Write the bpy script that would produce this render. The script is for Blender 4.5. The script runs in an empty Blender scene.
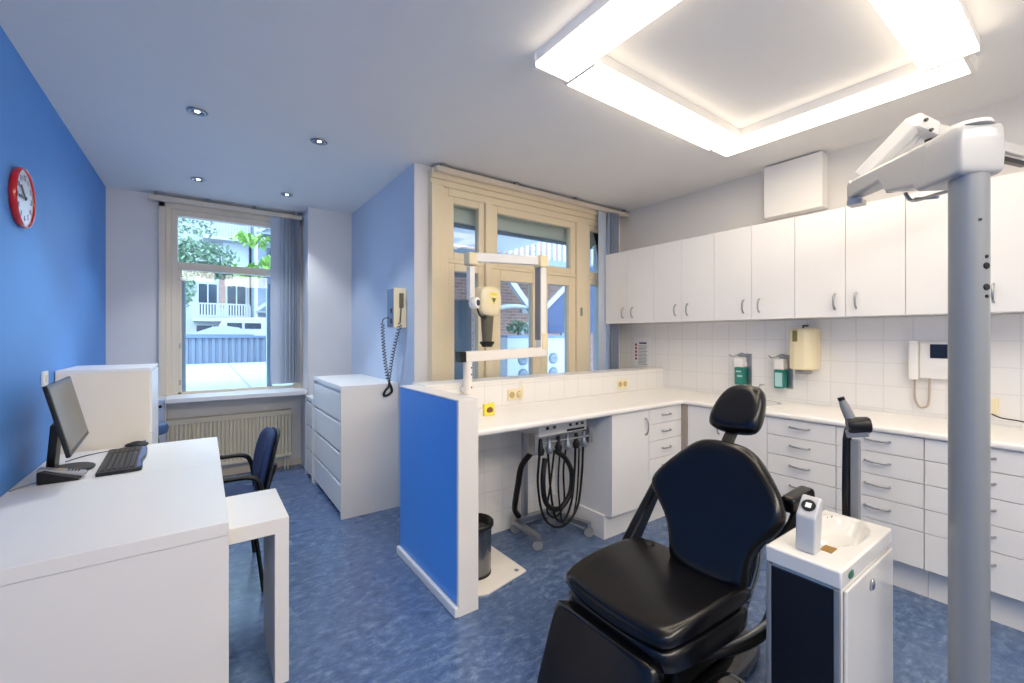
import bpy, bmesh, math, random
from mathutils import Vector, Matrix
random.seed(7)
S = bpy.context.scene
C = S.collection
PI = math.pi

# ------------------------------------------------------------------ materials
MATS = {}
def nodes(name):
    m = bpy.data.materials.new(name); m.use_nodes = True
    nt = m.node_tree; b = nt.nodes['Principled BSDF']
    return m, nt, b
def srgb(r, g, b):
    f = lambda c: (c/255/12.92) if c/255 <= .04045 else ((c/255+.055)/1.055)**2.4
    return (f(r), f(g), f(b), 1)
def mat(name, rgb, rough=.5, metal=0., spec=.5, var=0., vscale=6., bump=0., bscale=60., coat=0., emit=0.):
    if name in MATS: return MATS[name]
    m, nt, b = nodes(name); N = nt.nodes; L = nt.links
    col = srgb(*rgb)
    b.inputs['Roughness'].default_value = rough
    b.inputs['Metallic'].default_value = metal
    b.inputs['Specular IOR Level'].default_value = spec
    b.inputs['Coat Weight'].default_value = coat
    tc = N.new('ShaderNodeTexCoord')
    no = N.new('ShaderNodeTexNoise'); no.inputs['Scale'].default_value = vscale; no.inputs['Detail'].default_value = 4
    L.new(tc.outputs['Object'], no.inputs['Vector'])
    mx = N.new('ShaderNodeMix'); mx.data_type = 'RGBA'
    k = max(var, .02)
    mx.inputs['A'].default_value = tuple(max(0, c*(1-k)) for c in col[:3])+(1,)
    mx.inputs['B'].default_value = tuple(min(1, c*(1+k)) for c in col[:3])+(1,)
    L.new(no.outputs['Fac'], mx.inputs['Factor'])
    L.new(mx.outputs['Result'], b.inputs['Base Color'])
    if bump > 0:
        n2 = N.new('ShaderNodeTexNoise'); n2.inputs['Scale'].default_value = bscale; n2.inputs['Detail'].default_value = 3
        L.new(tc.outputs['Object'], n2.inputs['Vector'])
        bp = N.new('ShaderNodeBump'); bp.inputs['Strength'].default_value = bump; bp.inputs['Distance'].default_value = .002
        L.new(n2.outputs['Fac'], bp.inputs['Height']); L.new(bp.outputs['Normal'], b.inputs['Normal'])
    if emit > 0:
        b.inputs['Emission Color'].default_value = col; b.inputs['Emission Strength'].default_value = emit
    MATS[name] = m; return m

def tile_mat(name, axes, rgb, grout, w, h, ou, ov, mortar=.004, rough=.15, offset=0., rgb2=None, bump=.4):
    m, nt, b = nodes(name); N = nt.nodes; L = nt.links
    g = N.new('ShaderNodeNewGeometry'); sp = N.new('ShaderNodeSeparateXYZ'); cb = N.new('ShaderNodeCombineXYZ')
    L.new(g.outputs['Position'], sp.inputs[0])
    for i, (ax, o) in enumerate(zip(axes, (ou, ov))):
        md = N.new('ShaderNodeMath'); md.operation = 'ADD'; md.inputs[1].default_value = -o+100*(w, h)[i]
        L.new(sp.outputs[ax], md.inputs[0]); L.new(md.outputs[0], cb.inputs[i])
    br = N.new('ShaderNodeTexBrick'); br.offset = offset; br.squash = 1
    br.inputs['Scale'].default_value = 1; br.inputs['Brick Width'].default_value = w; br.inputs['Row Height'].default_value = h
    br.inputs['Mortar Size'].default_value = mortar; br.inputs['Mortar Smooth'].default_value = .2
    br.inputs['Color1'].default_value = srgb(*rgb); br.inputs['Color2'].default_value = srgb(*(rgb2 or rgb))
    br.inputs['Mortar'].default_value = srgb(*grout)
    L.new(cb.outputs[0], br.inputs['Vector']); L.new(br.outputs['Color'], b.inputs['Base Color'])
    b.inputs['Roughness'].default_value = rough
    bp = N.new('ShaderNodeBump'); bp.inputs['Strength'].default_value = bump; bp.inputs['Distance'].default_value = .003; bp.invert = True
    L.new(br.outputs['Fac'], bp.inputs['Height']); L.new(bp.outputs['Normal'], b.inputs['Normal'])
    MATS[name] = m; return m

def floor_mat():
    m, nt, b = nodes('marmoleum'); N = nt.nodes; L = nt.links
    g = N.new('ShaderNodeNewGeometry')
    mp = N.new('ShaderNodeMapping'); mp.inputs['Scale'].default_value = (1, 1.6, 1)
    L.new(g.outputs['Position'], mp.inputs[0])
    n1 = N.new('ShaderNodeTexNoise'); n1.inputs['Scale'].default_value = 16; n1.inputs['Detail'].default_value = 9; n1.inputs['Roughness'].default_value = .72; n1.inputs['Distortion'].default_value = .25
    L.new(mp.outputs[0], n1.inputs['Vector'])
    r = N.new('ShaderNodeValToRGB'); e = r.color_ramp.elements
    e[0].position = .32; e[0].color = srgb(52, 72, 108)
    e[1].position = .70; e[1].color = srgb(122, 140, 170)
    x = e.new(.52); x.color = srgb(78, 101, 140)
    L.new(n1.outputs['Fac'], r.inputs[0]); L.new(r.outputs[0], b.inputs['Base Color'])
    n2 = N.new('ShaderNodeTexNoise'); n2.inputs['Scale'].default_value = 2.5
    L.new(g.outputs['Position'], n2.inputs['Vector'])
    mr = N.new('ShaderNodeMapRange'); mr.inputs['To Min'].default_value = .2; mr.inputs['To Max'].default_value = .34
    L.new(n2.outputs['Fac'], mr.inputs[0]); L.new(mr.outputs[0], b.inputs['Roughness'])
    n3 = N.new('ShaderNodeTexNoise'); n3.inputs['Scale'].default_value = 35; L.new(g.outputs['Position'], n3.inputs['Vector'])
    bp = N.new('ShaderNodeBump'); bp.inputs['Strength'].default_value = .06; bp.inputs['Distance'].default_value = .004
    L.new(n3.outputs['Fac'], bp.inputs['Height']); L.new(bp.outputs['Normal'], b.inputs['Normal'])
    return m
def glass_mat(name, tint=(235, 243, 248), refl=.10):
    m = bpy.data.materials.new(name); m.use_nodes = True; nt = m.node_tree; N = nt.nodes; L = nt.links
    N.remove(N['Principled BSDF'])
    t = N.new('ShaderNodeBsdfTransparent'); t.inputs[0].default_value = srgb(*tint)
    g = N.new('ShaderNodeBsdfGlossy'); g.inputs['Roughness'].default_value = .02
    fr = N.new('ShaderNodeFresnel'); fr.inputs[0].default_value = 1.35
    mx = N.new('ShaderNodeMixShader'); L.new(fr.outputs[0], mx.inputs[0]); L.new(t.outputs[0], mx.inputs[1]); L.new(g.outputs[0], mx.inputs[2])
    L.new(mx.outputs[0], N['Material Output'].inputs[0])
    return m
def emit_mat(name, rgb, s):
    m = bpy.data.materials.new(name); m.use_nodes = True; nt = m.node_tree; N = nt.nodes
    N.remove(N['Principled BSDF']); e = N.new('ShaderNodeEmission'); e.inputs[0].default_value = srgb(*rgb); e.inputs[1].default_value = s
    nt.links.new(e.outputs[0], N['Material Output'].inputs[0]); return m

M_white = mat('white_laminate', (238, 236, 233), .38)
M_warm = mat('desk_laminate', (238, 232, 224), .36, bump=.05, bscale=200)
M_cab = mat('cabinet_melamine', (233, 232, 231), .35)
M_top = mat('worktop', (242, 239, 235), .28)
M_wall = mat('white_paint', (228, 226, 224), .8, bump=.15, bscale=90)
M_wallgrey = mat('grey_white_paint', (216, 214, 211), .8, bump=.15, bscale=90)
M_blue = mat('blue_paint', (78, 146, 228), .6, bump=.12, bscale=90, var=.04)
M_panel = mat('blue_panel', (66, 150, 245), .42)
M_ceil = mat('ceiling_paint', (232, 231, 230), .85, bump=.12, bscale=70)
M_cream = mat('cream_paint', (234, 217, 182), .4, bump=.06, bscale=40)
M_beige = mat('beige_paint', (226, 212, 190), .45)
M_rad = mat('radiator_enamel', (216, 206, 178), .4)
M_leather = mat('black_leather', (6, 6, 9), .25, spec=.38, bump=.12, bscale=220)
M_black = mat('black_plastic', (9, 9, 10), .4, spec=.35)
M_navyblk = mat('navy_black_panel', (9, 11, 20), .5, spec=.3)
M_rubber = mat('black_rubber', (8, 8, 9), .5, spec=.3)
M_chrome = mat('chrome', (200, 202, 205), .15, metal=1)
M_steel = mat('brushed_steel', (165, 168, 172), .32, metal=1)
M_head = mat('lamp_head_enamel', (168, 169, 170), .3, coat=.2)
M_grey = mat('grey_plastic', (130, 132, 136), .45)
M_unit = mat('white_gloss', (222, 220, 215), .15, coat=.4)
M_pole = mat('grey_enamel', (122, 127, 133), .28, coat=.2)
M_ivory = mat('ivory_plastic', (238, 224, 184), .4)
M_olive = mat('olive_grey_plastic', (92, 88, 68), .3)
M_yellow = mat('yellow_card', (238, 220, 60), .5)
M_red = mat('red_plastic', (196, 22, 26), .2, coat=.3)
M_paper = mat('paper', (240, 240, 238), .6)
M_blind = mat('blind_fabric', (188, 198, 214), .8, bump=.2, bscale=300)
M_seatblue = mat('blue_fabric', (22, 46, 92), .8, bump=.4, bscale=400)
M_stool = mat('blue_vinyl', (58, 84, 128), .45)
M_conc = mat('terrace_concrete', (150, 152, 152), .8, var=.1, vscale=1.5)
M_fence = mat('fence_steel', (104, 118, 138), .5)
M_extwhite = mat('exterior_white', (170, 172, 174), .6)
M_extgrey = mat('exterior_grey', (116, 124, 132), .6)
M_navy = mat('navy_canvas', (44, 58, 92), .7, var=.2, vscale=3)
M_extdark = mat('dark_glass', (34, 46, 58), .15)
M_brick = tile_mat('brick', ('X', 'Z'), (168, 122, 106), (176, 156, 144), .20, .065, 0, 0, .007, .85, .5, (142, 100, 90))
M_leaf = mat('leaf', (116, 142, 110), .6, var=.5, vscale=1.3)
M_leaf2 = mat('leaf_bright', (138, 178, 84), .5, var=.35, vscale=2)
M_bark = mat('bark', (84, 72, 58), .8, var=.3)
M_tileR = tile_mat('tile_right', ('Y', 'Z'), (238, 236, 233), (226, 224, 221), .147, .15, 1.03, 1.372, .0035)
M_tileF = tile_mat('tile_front', ('X', 'Z'), (238, 236, 233), (227, 224, 220), .15, .15, 1.145, .9, .0035)
M_floor = floor_mat()
M_glass = glass_mat('window_glass')
M_tube = emit_mat('diffuser_glow', (255, 236, 208), 6.9)
M_spot = emit_mat('spot_glow', (215, 232, 255), 14.0)
M_screen = mat('dark_screen', (58, 55, 50), .25)
M_lcd = mat('lcd_screen', (28, 32, 42), .15)
M_green = mat('green_liquid', (20, 120, 106), .25)
M_greenlab = mat('pale_label', (168, 214, 214), .4)
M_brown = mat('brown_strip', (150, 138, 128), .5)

# ------------------------------------------------------------------ mesh helpers
def BM(): return bmesh.new()
def bx(bm, x0, x1, y0, y1, z0, z1):
    v = [bm.verts.new((x, y, z)) for z in (z0, z1) for y in (y0, y1) for x in (x0, x1)]
    for f in ((0, 2, 3, 1), (4, 5, 7, 6), (0, 1, 5, 4), (2, 6, 7, 3), (0, 4, 6, 2), (1, 3, 7, 5)):
        bm.faces.new([v[i] for i in f])
    return v
def box(*a):
    b = BM(); bx(b, *a); return b
def obar(bm, p0, p1, w, h, up=(0, 0, 1), w2=None, h2=None):
    p0, p1 = Vector(p0), Vector(p1); d = (p1-p0).normalized(); u = Vector(up)
    s = d.cross(u).normalized(); u = s.cross(d).normalized(); v = []
    for p, ww, hh in ((p0, w, h), (p1, w2 or w, h2 or h)):
        for a, b in ((-1, -1), (1, -1), (1, 1), (-1, 1)):
            v.append(bm.verts.new(p+s*(a*ww/2)+u*(b*hh/2)))
    for f in ((3, 2, 1, 0), (4, 5, 6, 7), (0, 1, 5, 4), (1, 2, 6, 5), (2, 3, 7, 6), (3, 0, 4, 7)):
        bm.faces.new([v[i] for i in f])
def crom(pts, n=6, closed=False):
    P = [Vector(p) for p in pts]; out = []; k = len(P)
    rng = range(k if closed else k-1)
    for i in rng:
        g = lambda j: P[j % k] if closed else P[min(max(j, 0), k-1)]
        a, b, c, d = g(i-1), g(i), g(i+1), g(i+2)
        for s in range(n):
            t = s/n
            out.append(.5*((2*b)+(c-a)*t+(2*a-5*b+4*c-d)*t*t+(3*b-a-3*c+d)*t**3))
    if not closed: out.append(P[-1])
    return out
def tube(bm, pts, r, seg=8, closed=False, caps=True, smooth=0, r2=None):
    P = crom(pts, smooth, closed) if smooth else [Vector(p) for p in pts]
    n = len(P); rings = []; nrm = None
    for i, p in enumerate(P):
        a = P[(i-1) % n] if (closed or i > 0) else P[i]; b = P[(i+1) % n] if (closed or i < n-1) else P[i]
        d = (b-a).normalized()
        if nrm is None:
            nrm = d.orthogonal().normalized()
        else:
            nrm = (nrm-d*nrm.dot(d))
            nrm = nrm.normalized() if nrm.length > 1e-6 else d.orthogonal().normalized()
        bn = d.cross(nrm); rr = r if r2 is None else r+(r2-r)*i/max(1, n-1)
        rings.append([bm.verts.new(p+(nrm*math.cos(2*PI*k/seg)+bn*math.sin(2*PI*k/seg))*rr) for k in range(seg)])
    for i in range(n if closed else n-1):
        A, B = rings[i], rings[(i+1) % n]
        for k in range(seg):
            bm.faces.new((A[k], A[(k+1) % seg], B[(k+1) % seg], B[k]))
    if caps and not closed:
        bm.faces.new(rings[0][::-1]); bm.faces.new(rings[-1])
def lathe(bm, prof, c=(0, 0, 0), axis=(0, 0, 1), seg=24, cap=True):
    ax = Vector(axis).normalized(); u = ax.orthogonal().normalized(); w = ax.cross(u); c = Vector(c); rings = []
    for r, h in prof:
        rings.append([bm.verts.new(c+ax*h+(u*math.cos(2*PI*k/seg)+w*math.sin(2*PI*k/seg))*max(r, 1e-4)) for k in range(seg)])
    for A, B in zip(rings, rings[1:]):
        for k in range(seg): bm.faces.new((A[k], A[(k+1) % seg], B[(k+1) % seg], B[k]))
    if cap:
        bm.faces.new(rings[0][::-1]); bm.faces.new(rings[-1])
def disc(c, r, axis, t=.004, seg=24):
    b = BM(); lathe(b, [(r, 0), (r, t)], c, axis, seg); return b
def frame3(o, u, v):
    o, u, v = Vector(o), Vector(u).normalized(), Vector(v).normalized()
    n = u.cross(v).normalized()
    return lambda a, b, c: o+u*a+v*b+n*c
def prism(bm, poly, F, n0, n1):
    A = [bm.verts.new(F(x, y, n0)) for x, y in poly]; B = [bm.verts.new(F(x, y, n1)) for x, y in poly]
    k = len(poly); bm.faces.new(A[::-1]); bm.faces.new(B)
    for i in range(k): bm.faces.new((A[i], A[(i+1) % k], B[(i+1) % k], B[i]))
def chaikin(p, n=2):
    for _ in range(n):
        q = []
        for i in range(len(p)):
            a, b = p[i], p[(i+1) % len(p)]
            q += [(a[0]*.75+b[0]*.25, a[1]*.75+b[1]*.25), (a[0]*.25+b[0]*.75, a[1]*.25+b[1]*.75)]
        p = q
    return p
def cushion(bm, poly, F, t0, t1, rnd, dome=0., bend=None, sm=3):
    """rounded pad: outline poly (ccw in u,v), from n=t0 to n=t1, edges rounded by rnd"""
    rs = []
    for i in range(len(poly)):
        p, q = Vector(poly[i]), Vector(poly[(i+1) % len(poly)]); m_ = max(1, int((q-p).length/.025))
        rs += [p.lerp(q, j/m_) for j in range(m_)]
    k = len(rs)
    def smooth_(q, n):
        for _ in range(n): q = [(q[i-1]+q[i]*2+q[(i+1) % k])/4 for i in range(k)]
        return q
    def inset(q, d):
        out = []
        for i in range(k):
            t_ = (q[(i+1) % k]-q[i-1])
            t_ = t_.normalized() if t_.length > 1e-9 else Vector((1, 0)); out.append(q[i]+Vector((-t_.y, t_.x))*d)
        return out
    P = smooth_(rs, sm)
    offs = [rnd*(1-math.cos(PI/2*j/4)) for j in range(5)]
    lev = [P]
    for j in range(4):
        q = lev[-1]; dd = (offs[j+1]-offs[j])/3
        for _ in range(3): q = smooth_(inset(q, dd), 1)
        lev.append(q)
    cen = sum(P, Vector((0, 0)))/k
    B = bend or (lambda u, v: 0.)
    put = lambda q, h: bm.verts.new(F(q.x, q.y, h+B(q.x, q.y)))
    rings = [[put(q, t0+rnd*(1-math.sin(PI/2*j/4))) for q in lev[j]] for j in (4, 3, 2, 1, 0)]
    rings += [[put(q, t1-rnd+rnd*math.sin(PI/2*j/4)) for q in lev[j]] for j in range(5)]
    inner = smooth_(lev[4], 2)
    for s in (.9, .8, .68, .56, .44, .32, .2, .08):
        rings.append([put(cen+(q-cen)*s, t1+dome*(1-s*s)) for q in inner])
    for A, Bq in zip(rings, rings[1:]):
        for i in range(k): bm.faces.new((A[i], A[(i+1) % k], Bq[(i+1) % k], Bq[i]))
    bm.faces.new(rings[-1]); bm.faces.new(rings[0][::-1])
def rrect(x0, x1, y0, y1, r, n=5):
    out = []
    for cx, cy, a0 in ((x1-r, y1-r, 0), (x0+r, y1-r, 90), (x0+r, y0+r, 180), (x1-r, y0+r, 270)):
        for i in range(n+1):
            a = math.radians(a0+90*i/n); out.append((cx+r*math.cos(a), cy+r*math.sin(a)))
    return out
def text_bm(bm, s, size, F, n=0., depth=.0006):
    cu = bpy.data.curves.new('t', 'FONT'); cu.body = s; cu.size = size; cu.align_x = 'CENTER'; cu.align_y = 'CENTER'; cu.extrude = depth
    o = bpy.data.objects.new('t', cu); C.objects.link(o)
    dg = bpy.context.evaluated_depsgraph_get(); me = bpy.data.meshes.new_from_object(o.evaluated_get(dg))
    vs = [bm.verts.new(F(v.co.x, v.co.y, n+v.co.z)) for v in me.vertices]
    for p in me.polygons:
        try: bm.faces.new([vs[i] for i in p.vertices])
        except ValueError: pass
    bpy.data.objects.remove(o); bpy.data.curves.remove(cu); bpy.data.meshes.remove(me)

def wloc(o):
    l = Vector((0, 0, 0))
    while o: l += o.location; o = o.parent
    return l
def obj(name, bm, m, parent=None, smooth=False, bevel=0., label=None, seg=2):
    if smooth or bevel: bmesh.ops.recalc_face_normals(bm, faces=bm.faces)
    else: bmesh.ops.recalc_face_normals(bm, faces=bm.faces)
    lo = Vector([min(v.co[i] for v in bm.verts) for i in range(3)]); hi = Vector([max(v.co[i] for v in bm.verts) for i in range(3)])
    c = Vector(((lo.x+hi.x)/2, (lo.y+hi.y)/2, lo.z))
    for v in bm.verts: v.co -= c
    me = bpy.data.meshes.new(name); bm.to_mesh(me); bm.free()
    me.materials.append(m)
    o = bpy.data.objects.new(name, me); C.objects.link(o)
    if smooth:
        for p in me.polygons: p.use_smooth = True
        if smooth == 'auto':
            me.set_sharp_from_angle(angle=math.radians(40))
    if bevel:
        md = o.modifiers.new('bevel', 'BEVEL'); md.width = bevel; md.segments = seg; md.limit_method = 'ANGLE'; md.angle_limit = math.radians(40)
        md.harden_normals = False
    o.location = c-(wloc(parent) if parent else Vector((0, 0, 0)))
    o.parent = parent
    if label: o['label'] = label
    return o
def thing(name, label, cat, loc, group=None):
    o = bpy.data.objects.new(name, None); C.objects.link(o); o.location = loc; o.empty_display_size = .1
    o['label'] = label; o['category'] = cat
    if group: o['group'] = group
    return o
def tag(o, label, cat, group=None, kind=None):
    o['label'] = label; o['category'] = cat
    if group: o['group'] = group
    if kind: o['kind'] = kind
    return o
def struct(name, bm, m, label=None, **k):
    o = obj(name, bm, m, **k); o['kind'] = 'structure'
    o['label'] = label or name.replace('_', ' '); o['category'] = name.split('_')[0]
    return o
def sthing(name, label, cat, loc):
    o = thing(name, label, cat, loc); o['kind'] = 'structure'; return o

# ------------------------------------------------------------------ room shell
XL, XR, XS = -.70, 3.654, 1.31
YW, YB, YP = 3.1, 5.2, 4.8
CE = 2.72; YN = -1.6
struct('floor', box(XL-.2, XR+.2, YN-.2, YB+.3, -.1, 0), M_floor, 'mottled blue sheet vinyl floor of the clinic room')
struct('ceiling', box(XL-.2, XR+.2, YN-.2, YB+.3, CE, CE+.1), M_ceil, 'flat white painted ceiling of the clinic room')
struct('wall_left', box(XL-.2, XL, YN, YB, 0, CE), M_blue, 'bright blue painted wall on the left with a red clock')
struct('wall_right', box(XR, XR+.2, YN, YW+.3, 0, CE), M_wallgrey, 'white wall on the right behind the cabinets')
struct('wall_behind', box(XL-.2, XR+.2, YN-.2, YN, 0, CE), M_wall, 'white wall behind the viewer')
b = BM(); bx(b, XL-.2, -.33, YB, YB+.3, 0, CE); bx(b, -.33, .87, YB, YB+.3, 0, .80); bx(b, -.33, .87, YB, YB+.3, 2.66, CE); bx(b, .87, XS+.14, YB, YB+.3, 0, CE)
struct('wall_back', b, M_wall, 'pale wall around the left window')
struct('wall_pier', box(.875, XS, YP, YB, 0, CE), M_wall, 'pale wall pier to the right of the left window')
struct('wall_middle', box(XS-.003, XS+.14, YW+.001, YB, 0, CE), mat('pale_blue_paint', (196, 210, 230), .75, bump=.1), 'pale blue side wall carrying the ivory control box')
b = BM(); bx(b, XS-.003, 1.42, YW-.003, YW, 0, CE); bx(b, 1.42, 3.56, YW, YW+.3, 2.69, CE); bx(b, 3.56, XR, YW, YW+.3, 0, CE); bx(b, 1.42, 3.56, YW, YW+.3, 0, .12)
struct('wall_window', b, M_wall, 'white wall around the large cream window')
struct('trim_1', box(XR-.006, XR, -1.5, YW, .87, 1.523), M_tileR, 'white square wall tiles between worktop and wall cabinets')
struct('trim_2', box(-.46, -.275, 5.08, YB, 0, .84), M_wall, 'white wall projection below the left window casing')
struct('baseboard_back', box(XL, .875, YB-.015, YB, 0, .07), M_beige, 'low skirting board under the left window')

# ------------------------------------------------------------------ left window
w = sthing('window_1', 'beige framed window on the left looking on to a terrace', 'window', (.27, YB, .84))
b = BM()
for x0, x1, y0 in ((-.335, -.285, 5.15), (-.285, -.245, 5.175), (-.245, -.195, 5.19)): bx(b, x0, x1, y0, 5.29, .84, 2.66)
bx(b, .80, .874, 5.15, 5.29, .84, 2.66)
bx(b, -.195, .80, 5.19, 5.29, 2.55, 2.66); bx(b, -.335, .874, 5.15, 5.2, 2.60, 2.67)
obj('frame', b, M_beige, w, bevel=.004)
obj('transom', box(-.195, .80, 5.18, 5.27, 2.035, 2.105), M_beige, w, bevel=.005)
b = BM(); bx(b, -.195, -.165, 5.2, 5.26, .84, 2.035)
bx(b, -.195, .8, 5.2, 5.26, .84, .865)
obj('casement_frame', b, M_beige, w, bevel=.003)
b = BM(); bx(b, -.165, -.135, 5.24, 5.30, .862, 1.96); bx(b, .55, .60, 5.24, 5.30, .862, 1.96)
obj('casement_edge', b, mat('pale_blue_frame', (214, 226, 238), .5), w)
obj('pane', box(-.195, .8, 5.23, 5.236, 2.105, 2.55), M_glass, w)
obj('pane', box(-.165, .8, 5.232, 5.238, .865, 2.035), M_glass, w)
b = BM()
for z in (.93, 1.28, 1.93): bx(b, -.185, -.172, 5.19, 5.2, z, z+.05)
obj('hinge', b, M_steel, w)
F = lambda x, y, n: Vector((x, y, n))
b = BM(); prism(b, [(-.272, 5.2), (-.272, 4.88), (.872, 4.82), (.872, 5.2)], F, .8, .84)
obj('sill', b, M_white, w, bevel=.004)

def vblind(label, rail, xs, y, z0, z1, wd, angs, cols, weight=True, xr=None):
    t = thing('vertical_blind', label, 'blind', ((rail[0]+rail[1])/2, y, z0))
    obj('rail', box(rail[0], rail[1], y-.025, y+.025, z1, z1+.04), M_beige, t, bevel=.003)
    n = 4
    for i in range(n):
        x = rail[0]+.06+(rail[1]-rail[0]-.12)*i/(n-1); obj('bracket', box(x-.015, x+.015, y-.02, y+.02, z1+.04, CE-.001), M_grey, t)
    for x, a in zip(xs, angs):
        b = BM(); ca, sa = math.cos(a), math.sin(a); h = wd/2
        fr = frame3((x, y, 0), (ca, sa, 0), (0, 0, 1))
        pl = [(-h, z0), (h, z0), (h, z1), (-h, z1)]
        prism(b, pl, fr, -.0015, .0015)
        obj('slat', b, M_blind, t)
    if xr:
        obj('wand', (lambda bb: (tube(bb, [(xr, y-.05, z1), (xr, y-.05, z0+.05)], .004), bb)[1])(BM()), M_white, t)
    return t
vblind('grey blue vertical blind drawn to the right side of the left window', (-.41, .868), [.63, .70, .735, .765, .795, .82, .84], 5.10, .90, 2.645, .12,
       [.05, .9, 1.0, 1.1, 1.15, 1.2, 1.2], None)

# radiator
t = thing('radiator', 'cream ribbed panel radiator on the wall under the left window', 'radiator', (.24, 5.1, .14))
b = BM(); x = -.27; p = []
nseg = 32; x0r, x1r = -.27, .76
Fz = lambda u, v, n: Vector((u, v, n))
prof = []
for i in range(nseg):
    xa = x0r+(x1r-x0r)*i/nseg; dx = (x1r-x0r)/nseg
    prof += [(xa, 5.045), (xa+dx*.62, 5.045), (xa+dx*.76, 5.062), (xa+dx*.86, 5.062)]
poly = prof+[(x1r, 5.045), (x1r, 5.12), (x0r, 5.12)]
prism(b, poly[::-1], Fz, .17, .575)
obj('panel', b, M_rad, t)
b = BM(); bx(b, x0r, x1r, 5.035, 5.125, .575, .60); bx(b, x0r, x1r, 5.035, 5.125, .14, .17)
obj('edge_rail', b, M_rad, t, bevel=.006)
obj('top_grille', box(x0r-.005, x1r+.005, 5.03, 5.15, .60, .625), M_rad, t, bevel=.004)
for xx in (-.1, .55): obj('bracket', box(xx-.02, xx+.02, 5.125, 5.2, .2, .55), M_rad, t)
b = BM(); tube(b, [(.73, 5.08, .14), (.73, 5.08, .0)], .008); tube(b, [(.70, 5.08, .14), (.70, 5.08, .0)], .008)
obj('pipe', b, M_rad, t)

# ------------------------------------------------------------------ right (cream) window
w = sthing('window_2', 'large cream timber window behind the tiled worktop', 'window', (2.5, YW, .12))
b = BM()
for x0, x1, y0 in ((1.42, 1.475, 3.03), (1.475, 1.535, 3.06), (1.535, 1.585, 3.08)): bx(b, x0, x1, y0, 3.2, .12, 2.58)
for x0, x1, y0 in ((3.50, 3.56, 3.03), (3.44, 3.50, 3.06)): bx(b, x0, x1, y0, 3.2, .12, 2.58)
bx(b, 1.42, 3.56, 3.03, 3.2, 2.62, 2.69); bx(b, 1.42, 3.56, 3.055, 3.2, 2.575, 2.62); bx(b, 1.585, 3.44, 3.08, 3.2, 2.52, 2.58)
bx(b, 1.42, 3.56, 3.03, 3.2, .12, .22)
obj('frame', b, M_cream, w, bevel=.005)
b = BM(); bx(b, 1.93, 2.0, 3.065, 3.2, .22, 2.52); bx(b, 2.985, 3.14, 3.065, 3.2, .22, 2.52)
obj('mullion', b, M_cream, w, bevel=.006)
def sash(x0, x1, z0, z1, fw, fb=None):
    b = BM(); y0, y1 = 3.09, 3.16; fb = fb or fw
    bx(b, x0, x0+fw, y0, y1, z0, z1); bx(b, x1-fw, x1, y0, y1, z0, z1); bx(b, x0+fw, x1-fw, y0, y1, z1-fw, z1); bx(b, x0+fw, x1-fw, y0, y1, z0, z0+fb)
    s = obj('sash', b, M_cream, w, bevel=.006)
    obj('pane', box(x0+fw, x1-fw, 3.122, 3.128, z0+fb, z1-fw), M_glass, s)
    return s
sash(1.585, 1.93, 2.02, 2.52, .055)
sash(1.585, 1.93, .22, 1.985, .062, .3)
sash(2.0, 2.985, 2.0, 2.52, .062)
sash(2.0, 2.545, .22, 1.975, .095, .3)
sash(2.545, 2.985, .22, 1.975, .085, .3)
sash(3.14, 3.44, 2.0, 2.52, .05)
sash(3.14, 3.44, .22, 1.975, .055, .3)
b = BM(); bx(b, 1.585, 1.93, 3.085, 3.17, 1.985, 2.02); bx(b, 2.0, 2.985, 3.08, 3.17, 1.975, 2.0); bx(b, 3.14, 3.44, 3.085, 3.17, 1.975, 2.0)
obj('transom', b, M_cream, w, bevel=.005)
b = BM(); bx(b, 3.03, 3.05, 3.055, 3.065, 1.6, 1.68)
obj('hinge', b, M_steel, w)
# rail + blind
vblind('grey blue vertical blind drawn to the right side of the cream window', (1.435, 3.648), [3.27, 3.35, 3.385, 3.415, 3.445, 3.47], 3.0, .45, 2.655, .125,
       [.1, 1.0, 1.1, 1.15, 1.2, 1.25], None)

# ------------------------------------------------------------------ partition & low wall behind the counter
t = thing('partition_wall', 'low white partition with a bright blue face standing beside the worktop', 'partition', (1.09, 2.3, 0))
obj('blue_panel', box(1.034, 1.044, 1.915, 2.68, .05, 1.072), M_panel, t, label='bright blue face panel')
b = BM(); bx(b, 1.044, 1.145, 1.915, 2.68, 0, 1.072)
obj('core', b, M_warm, t)
b = BM(); bx(b, 1.032, 1.147, 1.895, 1.915, 0, 1.08); obj('end_cap', b, M_warm, t, bevel=.002)
obj('top_strip', box(1.032, 1.147, 1.915, 2.68, 1.072, 1.08), M_top, t, bevel=.002)
obj('skirting', box(1.012, 1.034, 1.895, 2.69, 0, .05), M_white, t, bevel=.006)
t = thing('low_wall', 'low white tiled upstand wall behind the left worktop under the cream window', 'low wall', (2.4, 2.65, 0))
obj('tiled_face', box(1.145, XR, 2.555, 2.57, 0, 1.075), M_tileF, t)
obj('core', box(1.145, XR, 2.57, 2.74, 0, 1.075), M_wall, t)
obj('ledge', box(1.149, XR, 2.548, 2.76, 1.075, 1.086), M_top, t, bevel=.003)

# ------------------------------------------------------------------ worktop and base units
Fxy = lambda x, y, n: Vector((x, y, n))
b = BM(); prism(b, [(1.148, 1.955), (3.05, 1.955), (3.05, -1.0), (XR-.007, -1.0), (XR-.007, 2.553), (1.148, 2.553)], Fxy, .865, .90)
tag(obj('worktop', b, M_top, bevel=.014, seg=3), 'continuous white L-shaped worktop with a rounded front edge', 'worktop')

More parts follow.
